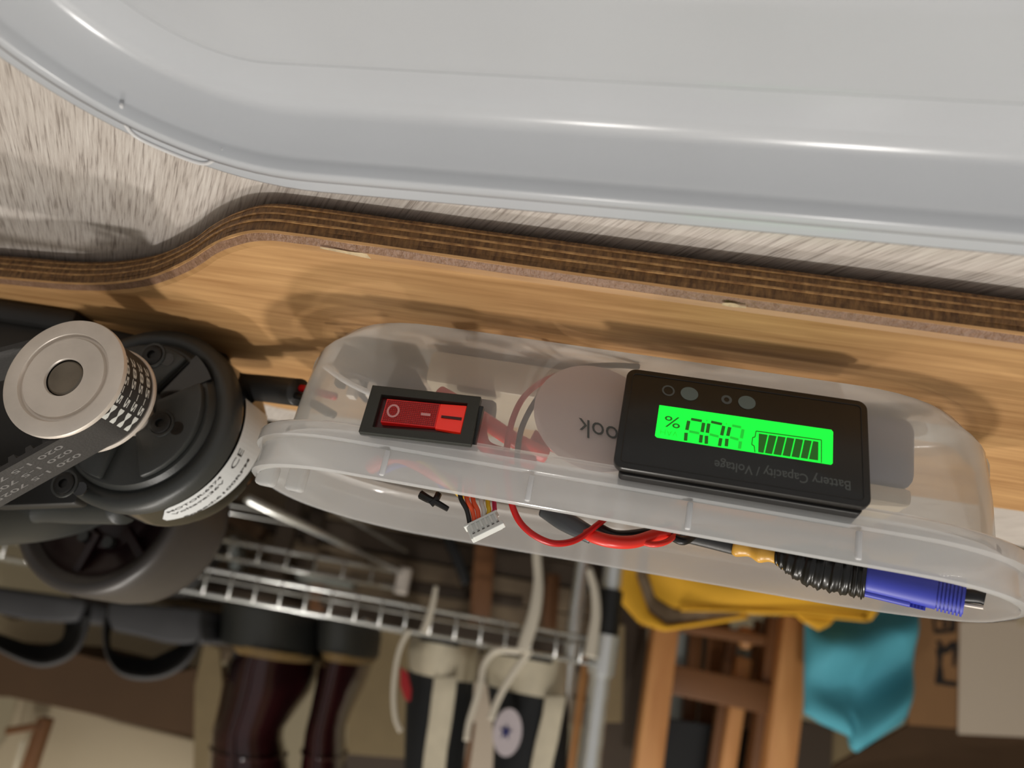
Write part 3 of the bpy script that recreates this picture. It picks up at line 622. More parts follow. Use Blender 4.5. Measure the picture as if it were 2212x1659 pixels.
# battery pack and controller lying on the base
bat = thing('battery_pack', 'navy and orange wrapped battery pack lying at the right inside the container', 'battery', (45, -220, 1.0))
obj('pack_body', MB().box((12, -236, 1.6), (78, -203, 22)), M['battery'], bat, bevel=4, seg=4, smooth=40)
obj('foam_pad', MB().box((18, -232, 22), (48, -206, 31)), M['orange_pack'], bat, bevel=1.5, smooth=40)
obj('foam_wrap', MB().box((48.5, -234, 22), (77, -204, 27)), M['film'], bat, bevel=1.5, smooth=40)
esc = thing('speed_controller', 'speed controller board in shiny clear film at the left inside the container', 'circuit board', (-72, -222, 1.0))
obj('circuit_board', MB().box((-92, -240, 6), (-66, -206, 14), Matrix.Translation((-80,-222,10)) @ Matrix.Rotation(math.radians(-12), 4, 'Y') @ Matrix.Translation((80,222,-10))), M['pcb'], esc, bevel=0.5)
for k in range(7):
    x = -91+3.6*k; obj('component', MB().box((x, -212-3*(k % 3), 13), (x+2.6, -208-3*(k % 3), 17+(k % 2)*2)), M['alu' if k % 2 else 'dark'], esc, bevel=0.3)
obj('clear_film', MB().tube([Y(700,790,-200), Y(745,822,-198), Y(800,850,-196)], 0.9, n=6), M['rib'], esc, smooth=True)
obj('heat_sink', MB().box((-62, -238, 2), (-12, -204, 13)), M['film'], esc, bevel=2, smooth=40)
obj('capacitor', MB().lathe([(-52,0),(-52,4.6),(-40,4.8),(-39,4.2),(-39,0)], (-206, 20), ax='x', n=24), M['dark'], esc, smooth=40)
zc = Vector((0,0,0))
cable('red_wire_loop', 'thin dark red wire loop rising inside the wall beside the round sticker', 'wire', [Y(1200,812,-202), Y(1165,828,-197), Y(1130,860,-191), Y(1108,905,-188), Y(1096,960,-187), Y(1094,1010,-187), Y(1100,1060,-187), Y(1110,1102,-188), Y(1128,1134,-189), Y(1160,1160,-190), Y(1200,1174,-192), Y(1245,1166,-195), Y(1290,1134,-198), Y(1320,1110,-202)], 0.85, 'wire_red')
cable('black_wire_loop', 'black wire arching inside the wall over the round sticker', 'wire', [Y(1380,792,-197), Y(1320,789,-194), Y(1250,795,-192), Y(1195,822,-190), Y(1160,862,-188), Y(1135,905,-187), Y(1122,945,-187), Y(1118,1000,-187), Y(1130,1060,-192)], 0.8, 'wire_black')
cable('thick_red_cable', 'thick coral red cable behind the wall just right of the rocker switch', 'cable', [Y(950,850,-196), Y(1010,885,-194), Y(1060,918,-194), Y(1110,950,-196), Y(1180,985,-200)], 2.3, 'wire_coral')
cable('thick_red_cable', 'second red cable, lower and looping, behind the wall right of the rocker switch', 'cable', [Y(1040,900,-190), Y(1038,940,-189), Y(1052,968,-190), Y(1100,985,-193), Y(1150,1000,-199)], 1.9, 'wire_red')
cable('red_cable_end', 'blurred red cable seen through the rim under the rocker switch', 'cable', [Y(800,1010,-196), Y(850,985,-192), Y(900,1000,-192), Y(960,1035,-196), Y(1020,1060,-202)], 2.0, 'wire_coral')
cable('blue_wire', 'pale blue wire seen through the rim beside the red cable end', 'wire', [Y(820,1020,-198), Y(870,1000,-194), Y(920,1012,-194), Y(960,1050,-198)], 1.2, 'blue')
cable('yellow_wire', 'pale yellow wire curving through the rim toward the white plug', 'wire', [Y(900,990,-190), Y(930,1006,-190), Y(965,1040,-192), Y(1000,1076,-196)], 0.8, 'wire_yellow')
cable('red_cable_end', 'dim red cable bundle low inside, seen through the wall left of the meter', 'cable', [Y(1150,940,-200), Y(1200,965,-202), Y(1260,985,-205), Y(1330,1000,-207)], 1.8, 'wire_red')
# balance plug
plug = thing('balance_plug', 'small white six-way plug with coloured wires hanging over the container rim', 'plug', Y(1045, 1165, -189))
e1 = (Y(1068,1104,-189)-Y(1004,1135,-189)); W_ = e1.length; e1.normalize(); e2 = Y(1015,1168,-187.5)-Y(1005,1135,-189); e2 = (e2-e1*e2.dot(e1)); H_ = e2.length*0.98; e2.normalize(); e3 = e1.cross(e2)
if e3.y < 0: e3 = -e3
Oj = Y(1005,1135,-189); j = lambda a, b, c: Oj+e1*a*W_+e2*b*H_+e3*c
def jb(a0, a1, b0, b1, c0, c1):
    mb = MB(); vs = [j(a, b, c) for c in (c0, c1) for a, b in ((a0,b0),(a1,b0),(a1,b1),(a0,b1))]
    return mb.add(vs, [(0,1,2,3),(7,6,5,4),(0,4,5,1),(1,5,6,2),(2,6,7,3),(3,7,4,0)])
obj('plug_body', jb(0, 1, 0.08, 1.0, -2.2, 0), M['jst'], plug, bevel=0.25)
obj('plug_lip', jb(-0.06, 1.06, 0.0, 0.14, -2.4, 0.5), M['jst'], plug, bevel=0.2)
obj('plug_foot', jb(0.08, 1.1, 0.78, 1.02, -1.8, 0.45), M['jst'], plug, bevel=0.2)
for k in range(6):
    a = 0.15+0.16*k; obj('key_rib', jb(a-0.035, a+0.035, 0.14, 0.62, 0, 0.42), M['jst'], plug, bevel=0.1)
    obj('contact_slot', jb(a-0.04, a+0.04, 0.66, 0.76, 0.0, 0.08), M['belt_dim'], plug)
for k, mm in enumerate(('wire_black','wire_orange','wire_orange','wire_white','wire_yellow','wire_pink')):
    st = Y(994+14*k+(4 if k > 2 else 0), 1072+4*k, -188-0.5*k)
    obj('lead', MB().tube([st+Vector((-2,-4,-6)), st, (st+j(0.15+0.14*k, 0, -1))/2+Vector((0.5,0.6,0)), j(0.12+0.15*k, 0.05, -1)], 0.62, n=8), M[mm], plug, smooth=True)
tie = obj('cable_tie', MB().tube([Y(908,1068,-190), Y(925,1078,-189), Y(940,1084,-189), Y(968,1100,-189)], lambda t: 1.2-0.5*t, n=6, flat=0.6).tube([Y(930,1090,-189), Y(942,1078,-189), Y(948,1066,-190)], 0.9, n=6, flat=0.6), M['wire_black'], smooth=False)
tag(tie, 'small black cable tie tail poking over the container rim', 'cable tie')
# grey heat shrink, red and black leads, amber tape, wrinkled tape, blue connector
tag(obj('heat_shrink_sleeve', MB().tube([Y(1180,1095,-203), Y(1215,1122,-201), Y(1250,1142,-200), Y(1280,1158,-200)], lambda t: 3.2-1.0*t, n=14, flat=0.7), M['shrink'], smooth=True), 'grey heat shrink sleeve at the rim between the red wires', 'cable sleeve')
cable('coral_lead', 'bright coral lead lying along the open rim right of the grey sleeve', 'wire', [Y(1262,1148,-200), Y(1285,1160,-199), Y(1325,1170,-199), Y(1370,1170,-201), Y(1420,1155,-204), Y(1460,1150,-207)], 1.75, 'wire_coral')
cable('thin_red_lead', 'thinner red lead looping under the bright coral lead', 'wire', [Y(1380,1168,-202), Y(1410,1176,-201), Y(1440,1170,-202), Y(1462,1152,-206)], 0.8, 'wire_coral')
cable('black_lead', 'black lead beside the coral lead on the open rim', 'wire', [Y(1290,1138,-203), Y(1330,1156,-203), Y(1390,1152,-205), Y(1450,1138,-208)], 1.4, 'wire_black')
cable('black_lead_end', 'short black lead end right of the thinner red lead', 'wire', [Y(1440,1148,-206), Y(1458,1162,-205), Y(1478,1168,-205), Y(1500,1155,-208)], 1.2, 'wire_black')
tag(obj('black_sleeve', MB().tube([Y(1470,1150,-214), Y(1530,1164,-213), Y(1600,1182,-212)], 2.6, n=12, flat=0.7), M['sleeve'], smooth=True), 'flat black cable sleeve left of the amber tape', 'cable sleeve')
tag(obj('amber_tape', MB().tube([Y(1585,1176,-211), Y(1620,1186,-210), Y(1655,1194,-209), Y(1696,1206,-208)], lambda t: 2.6+0.5*math.sin(14*t), n=14, flat=0.8), M['gold'], smooth=True), 'crumpled amber tape joining two cables on the rim', 'tape')
pts = [Y(1676,1200,-209), Y(1700,1204,-208), Y(1740,1216,-207), Y(1790,1228,-206), Y(1840,1238,-205), Y(1872,1244,-204)]
tag(obj('wrinkled_tape', MB().tube(pts, lambda t: (2.2+3.6*min(1, t*2.2))*(1+0.06*math.sin(62*t)+0.05*math.sin(141*t+1)), n=22, smooth=12), M['tape'], smooth=True), 'wrinkled black tape sleeve between the amber tape and blue connector', 'tape')
con = thing('blue_connector', 'blue ribbed barrel connector resting on the container rim at the right', 'connector', Y(1970, 1300, -200))
a, b = Y(1866, 1242, -204), Y(2084, 1292, -196); ax_ = (b-a).normalized()
def seg_t(t0, t1, r, mm, nm, n=28): return obj(nm, MB().tube([a.lerp(b, t0), a.lerp(b, (t0+t1)/2), a.lerp(b, t1)], r, n=n, smooth=1), M[mm], con, smooth=40)
seg_t(0, 0.74, 4.35, 'blue', 'barrel'); seg_t(0.74, 1.0, 4.0, 'blue', 'grip_core')
for k in range(7): seg_t(0.755+k*0.036, 0.755+k*0.036+0.02, 4.6, 'blue', 'grip_ring')
rt = ax_.cross(Vector((0, 0, 1))).normalized(); upv = rt.cross(ax_).normalized(); upv = upv if upv.z > 0 else -upv
dn = (upv*0.75 + rt*(0.65 if rt.y > 0 else -0.65)).normalized()
obj('latch_rail', MB().tube([a.lerp(b, 0.03)+upv*4.1, a.lerp(b, 0.5)+upv*4.1], 1.25, n=10, smooth=1), M['blue'], con, smooth=40)
for k in range(7): obj('latch_tooth', MB().tube([a.lerp(b, 0.42+0.035*k)+upv*3.6, a.lerp(b, 0.42+0.035*k)+upv*5.2], 0.55, n=6, smooth=1), M['blue'], con)
cable('black_wire_stub', 'short black wire leaving the blue connector at the far right', 'wire', [b-ax_*3, b+ax_*2.5+Vector((0,0,-1.0)), b+ax_*4.2+Vector((0,0,-1.0))], 1.7, 'wire_black')
cable('metal_pin', 'thin bright metal pin beside the blue connector', 'pin', [b-ax_*2+upv*1.6, b+ax_*1.5+upv*1.4, b+ax_*4.0+upv*1.2], 0.5, 'alu', n=8)

# ================================================================== THE ROOM BEHIND (room frame)
def bpoly(pts, d): return [bg(x, y, d) for x, y in pts]
def slab_px(name, pts, d, depth, mm, parent=None, bevel=1.0, smooth=False, label=None):
    """solid panel standing at depth d, thickness going away from the board"""
    return obj(name, MB().prism(bpoly(pts, d), (0, -depth, 0)), M[mm], parent, room=True, bevel=bevel, smooth=smooth, label=label)
def bar_px(name, p0, p1, wpx, d, depth, mm, parent=None, bevel=1.5, d1=None, label=None):
    a, b = bg(*p0, d), bg(*p1, d if d1 is None else d1); t = (b-a).normalized(); w_ = wpx*abs(bg(p0[0]+1, p0[1], d).x-bg(p0[0], p0[1], d).x)
    s_ = t.cross(Vector((0, 1, 0))).normalized()*w_/2
    mb = MB(); vs = [a-s_, a+s_, b+s_, b-s_]; vs += [v+Vector((0, -depth, 0)) for v in vs]
    mb.add(vs, [(0,1,2,3),(7,6,5,4),(0,4,5,1),(1,5,6,2),(2,6,7,3),(3,7,4,0)])
    return obj(name, mb, M[mm], parent, room=True, bevel=bevel, smooth=40, label=label)
def rod(name, pts, r, mm, parent, n=8, smooth=1, label=None): return obj(name, MB().tube(pts, r, n=n, smooth=smooth), M[mm], parent, room=True, smooth=True, label=label)

# ---- wire rack: front truss, wires, corner post
ZT = lambda x: bg(x, 1375+0.173*(x-1262), 0)             # shoe-side (upper) rail
ZB = lambda x: bg(x, 1231+0.172*(x-438), 0)              # lower rail
up0 = bg(1262, 1430, 0); lo0 = bg(1262, 1373, 0)
SZ = (bg(400, 1278, 0).z + bg(1259, 1428, 0).z)/2; SB = (bg(438, 1231, 0).z + bg(1262, 1373, 0).z)/2
print('shelf z', SZ, SB, bg(400,1278,0).z, bg(1259,1428,0).z)
XL = -760; XR = bg(1290, 1430, 0).x
rack = thing('wire_rack', 'chrome wire shoe rack carrying the shoes and boots behind the board', 'rack', (0, -150, SB-200), room=True)
RD = -310
for y in (0, RD):
    rod('shelf_rail', [Vector((XL, y, SZ)), Vector((XR, y, SZ))], 2.6, 'chrome', rack); rod('shelf_rail', [Vector((XL, y, SB)), Vector((XR, y, SB))], 2.6, 'chrome', rack)
rod('shelf_rail', [Vector((XR, 0, SZ)), Vector((XR, RD, SZ))], 2.6, 'chrome', rack); rod('shelf_rail', [Vector((XR, 0, SB)), Vector((XR, RD, SB))], 2.6, 'chrome', rack)
x = XR-20
while x > -470:
    rod('truss_wire', [Vector((x, 1.5, SZ)), Vector((x-1, 1.5, SB))], 1.6, 'chrome', rack, n=6)
    x -= 29.5
for k in range(5): rod('deck_wire', [Vector((XL, -40-55*k, SZ+1.5)), Vector((XR, -40-55*k, SZ+1.5))], 1.1, 'chrome', rack, n=5)
for x in (-330, -40, 200): rod('cross_wire', [Vector((x, 0, SZ-3)), Vector((x, RD, SZ-3))], 2.2, 'chrome', rack, n=6)
px0 = bg(1308, 1400, 0).x
post = MB().lathe([(z, 12.6 if (i % 2) else 11.8) for i, z in enumerate([-779+k*12.5 for k in range(int((SB+345+779)/12.5))])], (px0, -12), ax='z', n=20)
obj('post', post, M['chrome'], rack, room=True, smooth=40)
obj('post', MB().lathe([(-779, 11.8), (SB+340, 11.8)], (px0, RD+12), ax='z', n=16), M['chrome'], rack, room=True, smooth=40)
obj('post', MB().lathe([(-779, 11.8), (SB+340, 11.8)], (XL, -12), ax='z', n=16), M['chrome'], rack, room=True, smooth=40)
obj('post_collar', MB().lathe([(SB-8,12.6),(SB-7,17),(SZ+10,16),(SZ+11,12.6)], (px0, -12), ax='z', n=20), M['chrome'], rack, room=True, smooth=40)
obj('post_clip', MB().lathe([(SB-60,12.4),(SB-59,15.5),(SB-9,15.5),(SB-8,12.4)], (px0, -12), ax='z', n=20), M['clip'], rack, room=True, smooth=40)
# lower shelf of another rack, seen under the first: side rail coming forwards and a back truss
c0 = bg(868, 1236, -330); ZL = c0.z
lowr = thing('lower_wire_shelf', 'second chrome wire shelf set lower, its corner below the shoe rack', 'rack', (c0.x-150, -250, ZL-30), room=True)
near_c = bg(535, 1078, 0)
k_ = (ZL-(BMi@CAM).z)/(near_c.z-(BMi@CAM).z); near_c = (BMi@CAM)+(near_c-(BMi@CAM))*k_
rod('side_rail', [near_c, c0], 4.2, 'chrome', lowr, n=10)
rod('side_rail', [near_c+Vector((0,0,-34)), c0+Vector((0,0,-34))], 3.2, 'chrome', lowr, n=10)
c1 = bg(430, 1262, -330); c1.z = ZL+2
rod('back_rail', [c0, Vector((c0.x-420, c0.y-10, ZL))], 4, 'chrome', lowr); rod('back_rail', [c0+Vector((0,0,26)), Vector((c0.x-420, c0.y-10, ZL+26))], 4, 'chrome', lowr)
for k in range(9): rod('truss_wire', [Vector((c0.x-46*k, c0.y+3, ZL)), Vector((c0.x-46*k, c0.y+3, ZL+26))], 2.2, 'chrome', lowr, n=6)
for k in range(2):
    p = near_c.lerp(c0, (k+1)/7.5); rod('deck_wire', [p, p+Vector((-300, 0, 0))], 1.4, 'chrome', lowr, n=5)
obj('corner_cap', MB().box((c0.x-6, c0.y-10, ZL-8), (c0.x+16, c0.y+10, ZL+34)), M['alu'], lowr, room=True, bevel=3)

# ---- shoes
def loft(name, levels, mm, parent, n=28, e=2.4, cap=True, label=None, smooth=60):
    """levels: (z, x_centre, half_width, y_heel, y_front); heel faces the board"""
    rs = []
    for z, xc, hw, yh, yf in levels:
        cy, hy = (yh+yf)/2, (yh-yf)/2; ring = []
        for k in range(n):
            a = 2*math.pi*k/n; c_, s_ = math.cos(a), math.sin(a)
            ring.append(Vector((xc+hw*math.copysign(abs(c_)**(2/e), c_), cy+hy*math.copysign(abs(s_)**(2/e), s_), z)))
        rs.append(ring)
    return obj(name, MB().rings(rs, cap), M[mm], parent, room=True, smooth=smooth, label=label)
pxw = lambda x0, x1, y, d=0: (bg(x0, y, d), bg(x1, y, d))
def levels_from_px(rows, d, depth):
    """rows: (xl, xr, y_pix, front_fraction)"""
    out = []
    for xl, xr, y, ff in rows:
        a, b = bg(xl, y, d), bg(xr, y, d); A_, B_2 = bg(xl, y, d-48), bg(xr, y, d-48); out.append(((a.z+b.z)/2, (A_.x+B_2.x)/2, (B_2.x-A_.x)/2, d, d-depth*ff))
    return out
def boot(label, sole_rows, welt_rows, up_rows, depth=270, d=-14):
    L0 = levels_from_px(sole_rows, d, depth); t = thing('leather_boot', label, 'boot', (L0[0][1], d-depth/2, SZ+3), group='oxblood boots on the wire rack', room=True)
    zoff = SZ+3.5
    L0 = [(zoff, *L0[0][1:])]+L0[1:]
    loft('sole', L0, 'sole', t); loft('welt', levels_from_px(welt_rows, d+2, depth+4), 'welt', t); loft('upper', levels_from_px(up_rows, d-4, depth-12), 'leather', t, e=2.1)
    U = levels_from_px(up_rows, d-4, depth-12)
    zz = U[len(U)//2]; rod('back_seam', [Vector((u[1], u[3]+1.5, u[0])) for u in U], 3.0, 'leather', t, n=8, smooth=3)
    rod('collar_seam', [Vector((U[-3][1]+(U[-3][2]+1)*math.cos(a), (U[-3][3]+U[-3][4])/2+((U[-3][3]-U[-3][4])/2+1)*math.sin(a), U[-3][0])) for a in [2*math.pi*k/20 for k in range(21)]], 2.0, 'leather', t, n=6)
    return t
boot('tall glossy oxblood boot with thick black sole, left of its pair', [(458,672,1325,1),(456,676,1340,1),(452,674,1405,1)], [(480,670,1404,1),(482,668,1413,1),(490,660,1424,1)],
     [(486,660,1420,1),(466,660,1450,.96),(462,650,1490,.85),(462,624,1540,.62),(460,604,1575,.5),(452,600,1600,.5),(446,606,1640,.52),(440,612,1700,.54),(432,620,1780,.56)], 265, -16)
boot('tall glossy oxblood boot with thick black sole, right of its pair', [(676,802,1352,1),(674,804,1365,1),(674,796,1415,1)], [(684,790,1414,1),(684,788,1422,1),(688,782,1433,1)],
     [(684,784,1430,1),(676,780,1450,.96),(672,768,1490,.85),(666,750,1540,.62),(660,740,1575,.5),(654,738,1600,.5),(648,738,1640,.52),(640,738,1700,.54),(630,738,1780,.56)], 265, -30)
def sneaker(label, sole_rows, up_rows, stripe, patch, d, tab=None):
    L0 = levels_from_px(sole_rows, d, 262); L0[0] = (SZ+3.5, *L0[0][1:]); t = thing('high_top_sneaker', label, 'sneaker', (L0[0][1], d-131, SZ+3), group='black canvas high-tops on the wire rack', room=True)
    loft('rubber_sole', L0, 'cream', t, e=2.2); U = levels_from_px(up_rows, d-6, 250); loft('canvas_upper', U, 'canvas', t, e=2.2)
    loft('outsole', [(SZ+3, L0[0][1], L0[0][2]*1.01, d+1.5, d-264), (SZ+8, L0[0][1], L0[0][2]*1.01, d+1.5, d-264)], 'dark', t, e=2.2)
    mb = MB(); rr = []
    for (xa, xb, y) in stripe:
        a, b = bg(xa, y, d+1), bg(xb, y, d+1); rr.append([a, b, b+Vector((0,-6,0)), a+Vector((0,-6,0))])
    obj('heel_stripe', mb.rings(rr), M['cream'], t, room=True, bevel=1, smooth=40)
    for (cx, cy, rx, ry, ya) in patch:
        c = bg(cx, cy, d+ya); s_ = abs(bg(cx+1, cy, d).x-bg(cx, cy, d).x)
        tl_ = 0.55
        P_ = [c+Vector((rx*s_*math.cos(a), (ry*0 - rx*s_*math.cos(a)*-tl_)*(-1 if cx < (stripe[0][0]+stripe[0][1])/2 else 1)*-1, ry*s_*math.sin(a))) for a in [2*math.pi*k/30 for k in range(30)]]
        ap = obj('ankle_patch', MB().prism(P_, (0, -7, 0)), M['patch'], t, room=True, label='round pale ankle patch with a dark blue star')
        st = []
        for k in range(10):
            r_ = (0.46 if k % 2 == 0 else 0.2)*rx*s_; a = math.pi/2*-1+2*math.pi*k/10; u_ = r_*math.cos(a)
            st.append(c+Vector((u_-0.12*rx*s_, (u_-0.12*rx*s_)*tl_*(-1)*(-1 if cx < (stripe[0][0]+stripe[0][1])/2 else 1)*1+0.8, r_*1.25*math.sin(a))))
        obj('star', MB().prism(st, (0, -2, 0)), M['navy'], ap, room=True)
    if tab: slab_px('side_tab', tab, d-2, 6, 'red_tab', t, bevel=1, label='red patch at the left side')
    return t
s1 = sneaker('black canvas high-top with cream sole, left one of the pair', [(882,1038,1372,1),(876,1040,1385,1),(870,1038,1420,1),(872,1034,1466,.99)],
    [(872,1028,1462,1),(868,1026,1500,.95),(868,1016,1560,.7),(868,1006,1620,.55),(866,998,1700,.5),(864,990,1780,.5)],
    [(938,988,1462),(933,984,1500),(926,976,1560),(917,966,1620),(908,958,1700),(896,948,1780)], [], -10, tab=[(864,1440),(880,1452),(889,1490),(886,1516),(874,1510),(864,1480)])
s2 = sneaker('black canvas high-top with cream sole and round ankle patch, right one of the pair', [(1046,1240,1402,1),(1042,1242,1412,1),(1040,1242,1450,1),(1050,1238,1502,.99)],
    [(1052,1240,1490,1),(1056,1242,1530,.95),(1062,1236,1580,.7),(1064,1228,1640,.55),(1060,1220,1710,.5),(1056,1212,1790,.5)],
    [(1178,1224,1504),(1172,1216,1545),(1158,1206,1600),(1148,1194,1650),(1136,1184,1720),(1124,1172,1790)], [(1096,1582,30,48,4)], -6)
def lace(label, pts, w_, d):
    P_ = [bg(x, y, d+(p[0] if p else 0)) for x, y, *p in pts]
    return tag(obj('shoelace', MB().tube(P_, w_, n=10, flat=0.45, smooth=6), M['lace'], room=True, smooth=True), label, 'shoelace')
lace('cream shoelace end hanging over the rack in front of the left sneaker', [(942,1266),(936,1300),(926,1335),(915,1366)], lambda t: 2.6+2.4*t, 12)
lace('cream shoelace looping down the left side of the left sneaker', [(884,1360),(866,1395),(855,1440),(850,1500),(854,1550),(866,1580)], 2.8, 6)
lace('wide cream shoelace hanging straight over the rack between the sneakers', [(1158,1150),(1160,1200),(1163,1260),(1155,1320),(1140,1370),(1128,1408)], lambda t: 5.4+7*max(0, t-.35)*(1.2-t)*2.0, 14)
lace('cream shoelace loop curving left from the wide lace', [(1134,1410),(1100,1404),(1068,1408),(1046,1436),(1038,1480),(1026,1520),(1014,1560),(1008,1600)], 4.0, 8)
lace('cream shoelace running diagonally over the right sneaker toe side', [(1146,1404),(1118,1440),(1092,1480),(1072,1520),(1060,1555)], 4.2, 10)
lace('cream shoelace hanging over the rack beside the corner post', [(1272,1228),(1284,1270),(1288,1320),(1282,1370),(1274,1420)], lambda t: 4.0+3.5*t, 14)
def sandal(label, sole, strap_o, strap_i, d, lx):
    a = bg(*sole[0], d); t = thing('heel_strap_sandal', label, 'sandal', (bg(lx, 1300, d).x, d-100, SZ+3), group='charcoal sandals on the wire rack', room=True)
    slab_px('footbed', sole, d, 220, 'sandal', t, bevel=5, smooth=60)
    o_ = catmull([Vector((x, y, 0)) for x, y in strap_o], 5); i_ = catmull([Vector((x, y, 0)) for x, y in strap_i], 5)
    rs = []
    m = min(len(o_), len(i_))
    for k in range(m):
        p, q_ = o_[k], i_[k]
        rs.append([bg(p.x, p.y, d-4), bg(p.x*.85+q_.x*.15, p.y*.85+q_.y*.15, d+2), bg(p.x*.7+q_.x*.3, p.y*.7+q_.y*.3, d-2), bg(p.x*.75+q_.x*.25, p.y*.75+q_.y*.25, d-30), bg(p.x, p.y, d-30)])
    obj('strap', MB().rings(rs), M['sandal'], t, room=True, smooth=60)
    rs = []
    for k in range(m):
        p, q_ = o_[k], i_[k]
        rs.append([bg(p.x*.72+q_.x*.28, p.y*.72+q_.y*.28, d-5), bg(q_.x, q_.y, d-40), bg(q_.x, q_.y, d-90), bg(p.x*.7+q_.x*.3, p.y*.7+q_.y*.3, d-90)])
    obj('strap_lining', MB().rings(rs), M['sandal_in'], t, room=True, smooth=60)
    return t
sandal('charcoal foam sandal with heel strap, nearest the oxblood boots', [(232,1296),(330,1306),(434,1315),(432,1350),(440,1388),(392,1392),(352,1388),(300,1374),(240,1362),(228,1336)],
    [(222,1330),(222,1380),(232,1425),(258,1458),(300,1470),(350,1466),(392,1446),(420,1415),(434,1382)], [(244,1350),(238,1376),(242,1402),(262,1414),(298,1420),(322,1424),(350,1412),(382,1396),(404,1384)], -8, 340)
sandal('charcoal foam sandal with heel strap, at the left edge of the photo', [(-40,1262),(60,1278),(182,1293),(178,1316),(164,1342),(120,1344),(60,1340),(-40,1318)],
    [(-60,1360),(-20,1396),(30,1424),(75,1440),(110,1440),(150,1424),(176,1396),(190,1362),(196,1330)], [(-50,1340),(-20,1360),(20,1376),(55,1388),(85,1394),(112,1390),(130,1382),(138,1366),(140,1344)], -12, 90)

# ---- boxes and panels behind the shoes
D1 = RD-25
slab_px('cardboard_box', [(-160,1290),(-150,1700),(60,1400)][:0] or [(-200,1380),(-200,1500),(20,1506),(430,1592),(432,1470),(436,1440),(360,1456),(200,1420),(100,1396)], D1+20, 200, 'card_dark')
tag(bpy.context.scene.objects['cardboard_box'], 'dark brown cardboard box lying behind the sandals', 'box')
tag(slab_px('cream_carton', [(30,1340),(-60,1300),(-60,1400),(120,1410),(300,1440),(440,1470),(452,1330),(300,1290)], D1-10-200, 60, 'cream_box'), 'cream carton behind the cardboard box, glimpsed through the sandal straps', 'box')
tag(slab_px('storage_tub', [(36,1500),(120,1512),(260,1556),(432,1598),(436,1760),(-140,1760),(10,1590)], D1-40, 60, 'cream_box', bevel=6, smooth=50), 'large cream storage tub with rounded edge by the dark cardboard box at bottom left', 'tub')
obj_top = SZ-8
cupt = thing('storage_bench', 'dark brown wooden bench top behind the wire rack carrying the cardboard boxes', 'bench', (-400, -480, -779), room=True)
obj('bench_top', MB().box((-560, -645, obj_top-14), (-245, -408, obj_top)), M['dim'], cupt, room=True, bevel=2)
for lx in (-540, -262):
    for ly in (-630, -425): obj('leg', MB().box((lx-14, ly-14, -779), (lx+14, ly+14, obj_top-14)), M['dim'], cupt, room=True)
fr_ = thing('angle_bracket', 'dark brown angled wooden stand in front of the cream panel', 'stand', tuple(bg(60, 1650, D1+30)), room=True)
bar_px('upright', (92, 1552), (46, 1690), 26, D1+28, 20, 'beech_dark', fr_); bar_px('arm', (96, 1566), (10, 1580), 16, D1+28, 20, 'beech_dark', fr_); bar_px('edge_strip', (48, 1600), (22, 1690), 9, D1+32, 6, 'cream', fr_)
tag(slab_px('beige_board', [(440,1390),(474,1400),(482,1500),(474,1760),(416,1760),(420,1480)], D1+34, 8, 'olive'), 'narrow beige board standing left of the oxblood boots', 'board')
tag(slab_px('olive_board', [(700,1330),(900,1370),(900,1640),(748,1628),(752,1500)], D1+16, 14, 'olive'), 'olive beige board between the right boot and the left sneaker', 'board')
tag(slab_px('dark_crate', [(740,1622),(900,1640),(900,1800),(730,1800)], D1+10, 100, 'dim'), 'dark crate edge at the photo bottom between boot and sneaker', 'crate')
tag(slab_px('grey_card', [(1005,1470),(1090,1480),(1080,1760),(1002,1760)], D1+14, 8, 'paper'), 'grey-beige card standing between the two sneakers', 'card')
tag(bar_px('broom_stick', (1268, 1420), (1226, 1720), 17, -44, 10, 'beech', bevel=2), 'orange wooden stick leaning beside the corner post', 'stick')
tag(bar_px('thin_stick', (1022, 1560), (1000, 1720), 12, -250, 8, 'beech_dark', bevel=2), 'thin brown stick behind the sneakers', 'stick')

# ---- added dark boards standing for the shade under the rack, and floor clutter
shade_bk = thing('shade_backdrop', 'long dusky boards added for the shade far behind the rack', 'backdrop', tuple(bg(800, 900, -650)), room=True)
za, zb_ = bg(700, 960, -650).z, bg(700, 1470, -650).z
n_b = 9
for k in range(n_b):
    z0 = za+(zb_-za)*k/n_b; z1 = za+(zb_-za)*(k+1)/n_b
    obj('board', MB().box((-700, -675-4*(k % 2), z0+1.5), (380, -650-4*(k % 2)+random.uniform(-2, 2), z1-1.5)), M['slat' if k % 3 else 'dim'], shade_bk, room=True, bevel=2)
obj('back_panel', MB().box((-700, -720, za), (380, -680, zb_)), M['dim'], shade_bk, room=True)
st = thing('rear_stool', 'orange-brown wooden stool frame behind the wire rack', 'stool', tuple(bg(1110, 1200, -420)), room=True)
bar_px('leg', (1050, 1150), (1036, 1345), 44, -420, 26, 'beech_dark', st); bar_px('leg', (1196, 1240), (1188, 1360), 30, -470, 26, 'beech_dark', st); bar_px('leg', (690, 1240), (680, 1340), 30, -470, 26, 'beech_dark', st)
bar_px('stretcher', (1050, 1180), (1330, 1210), 20, -455, 18, 'dim', st); bar_px('stretcher', (690, 1300), (1050, 1330), 14, -455, 18, 'dim', st)
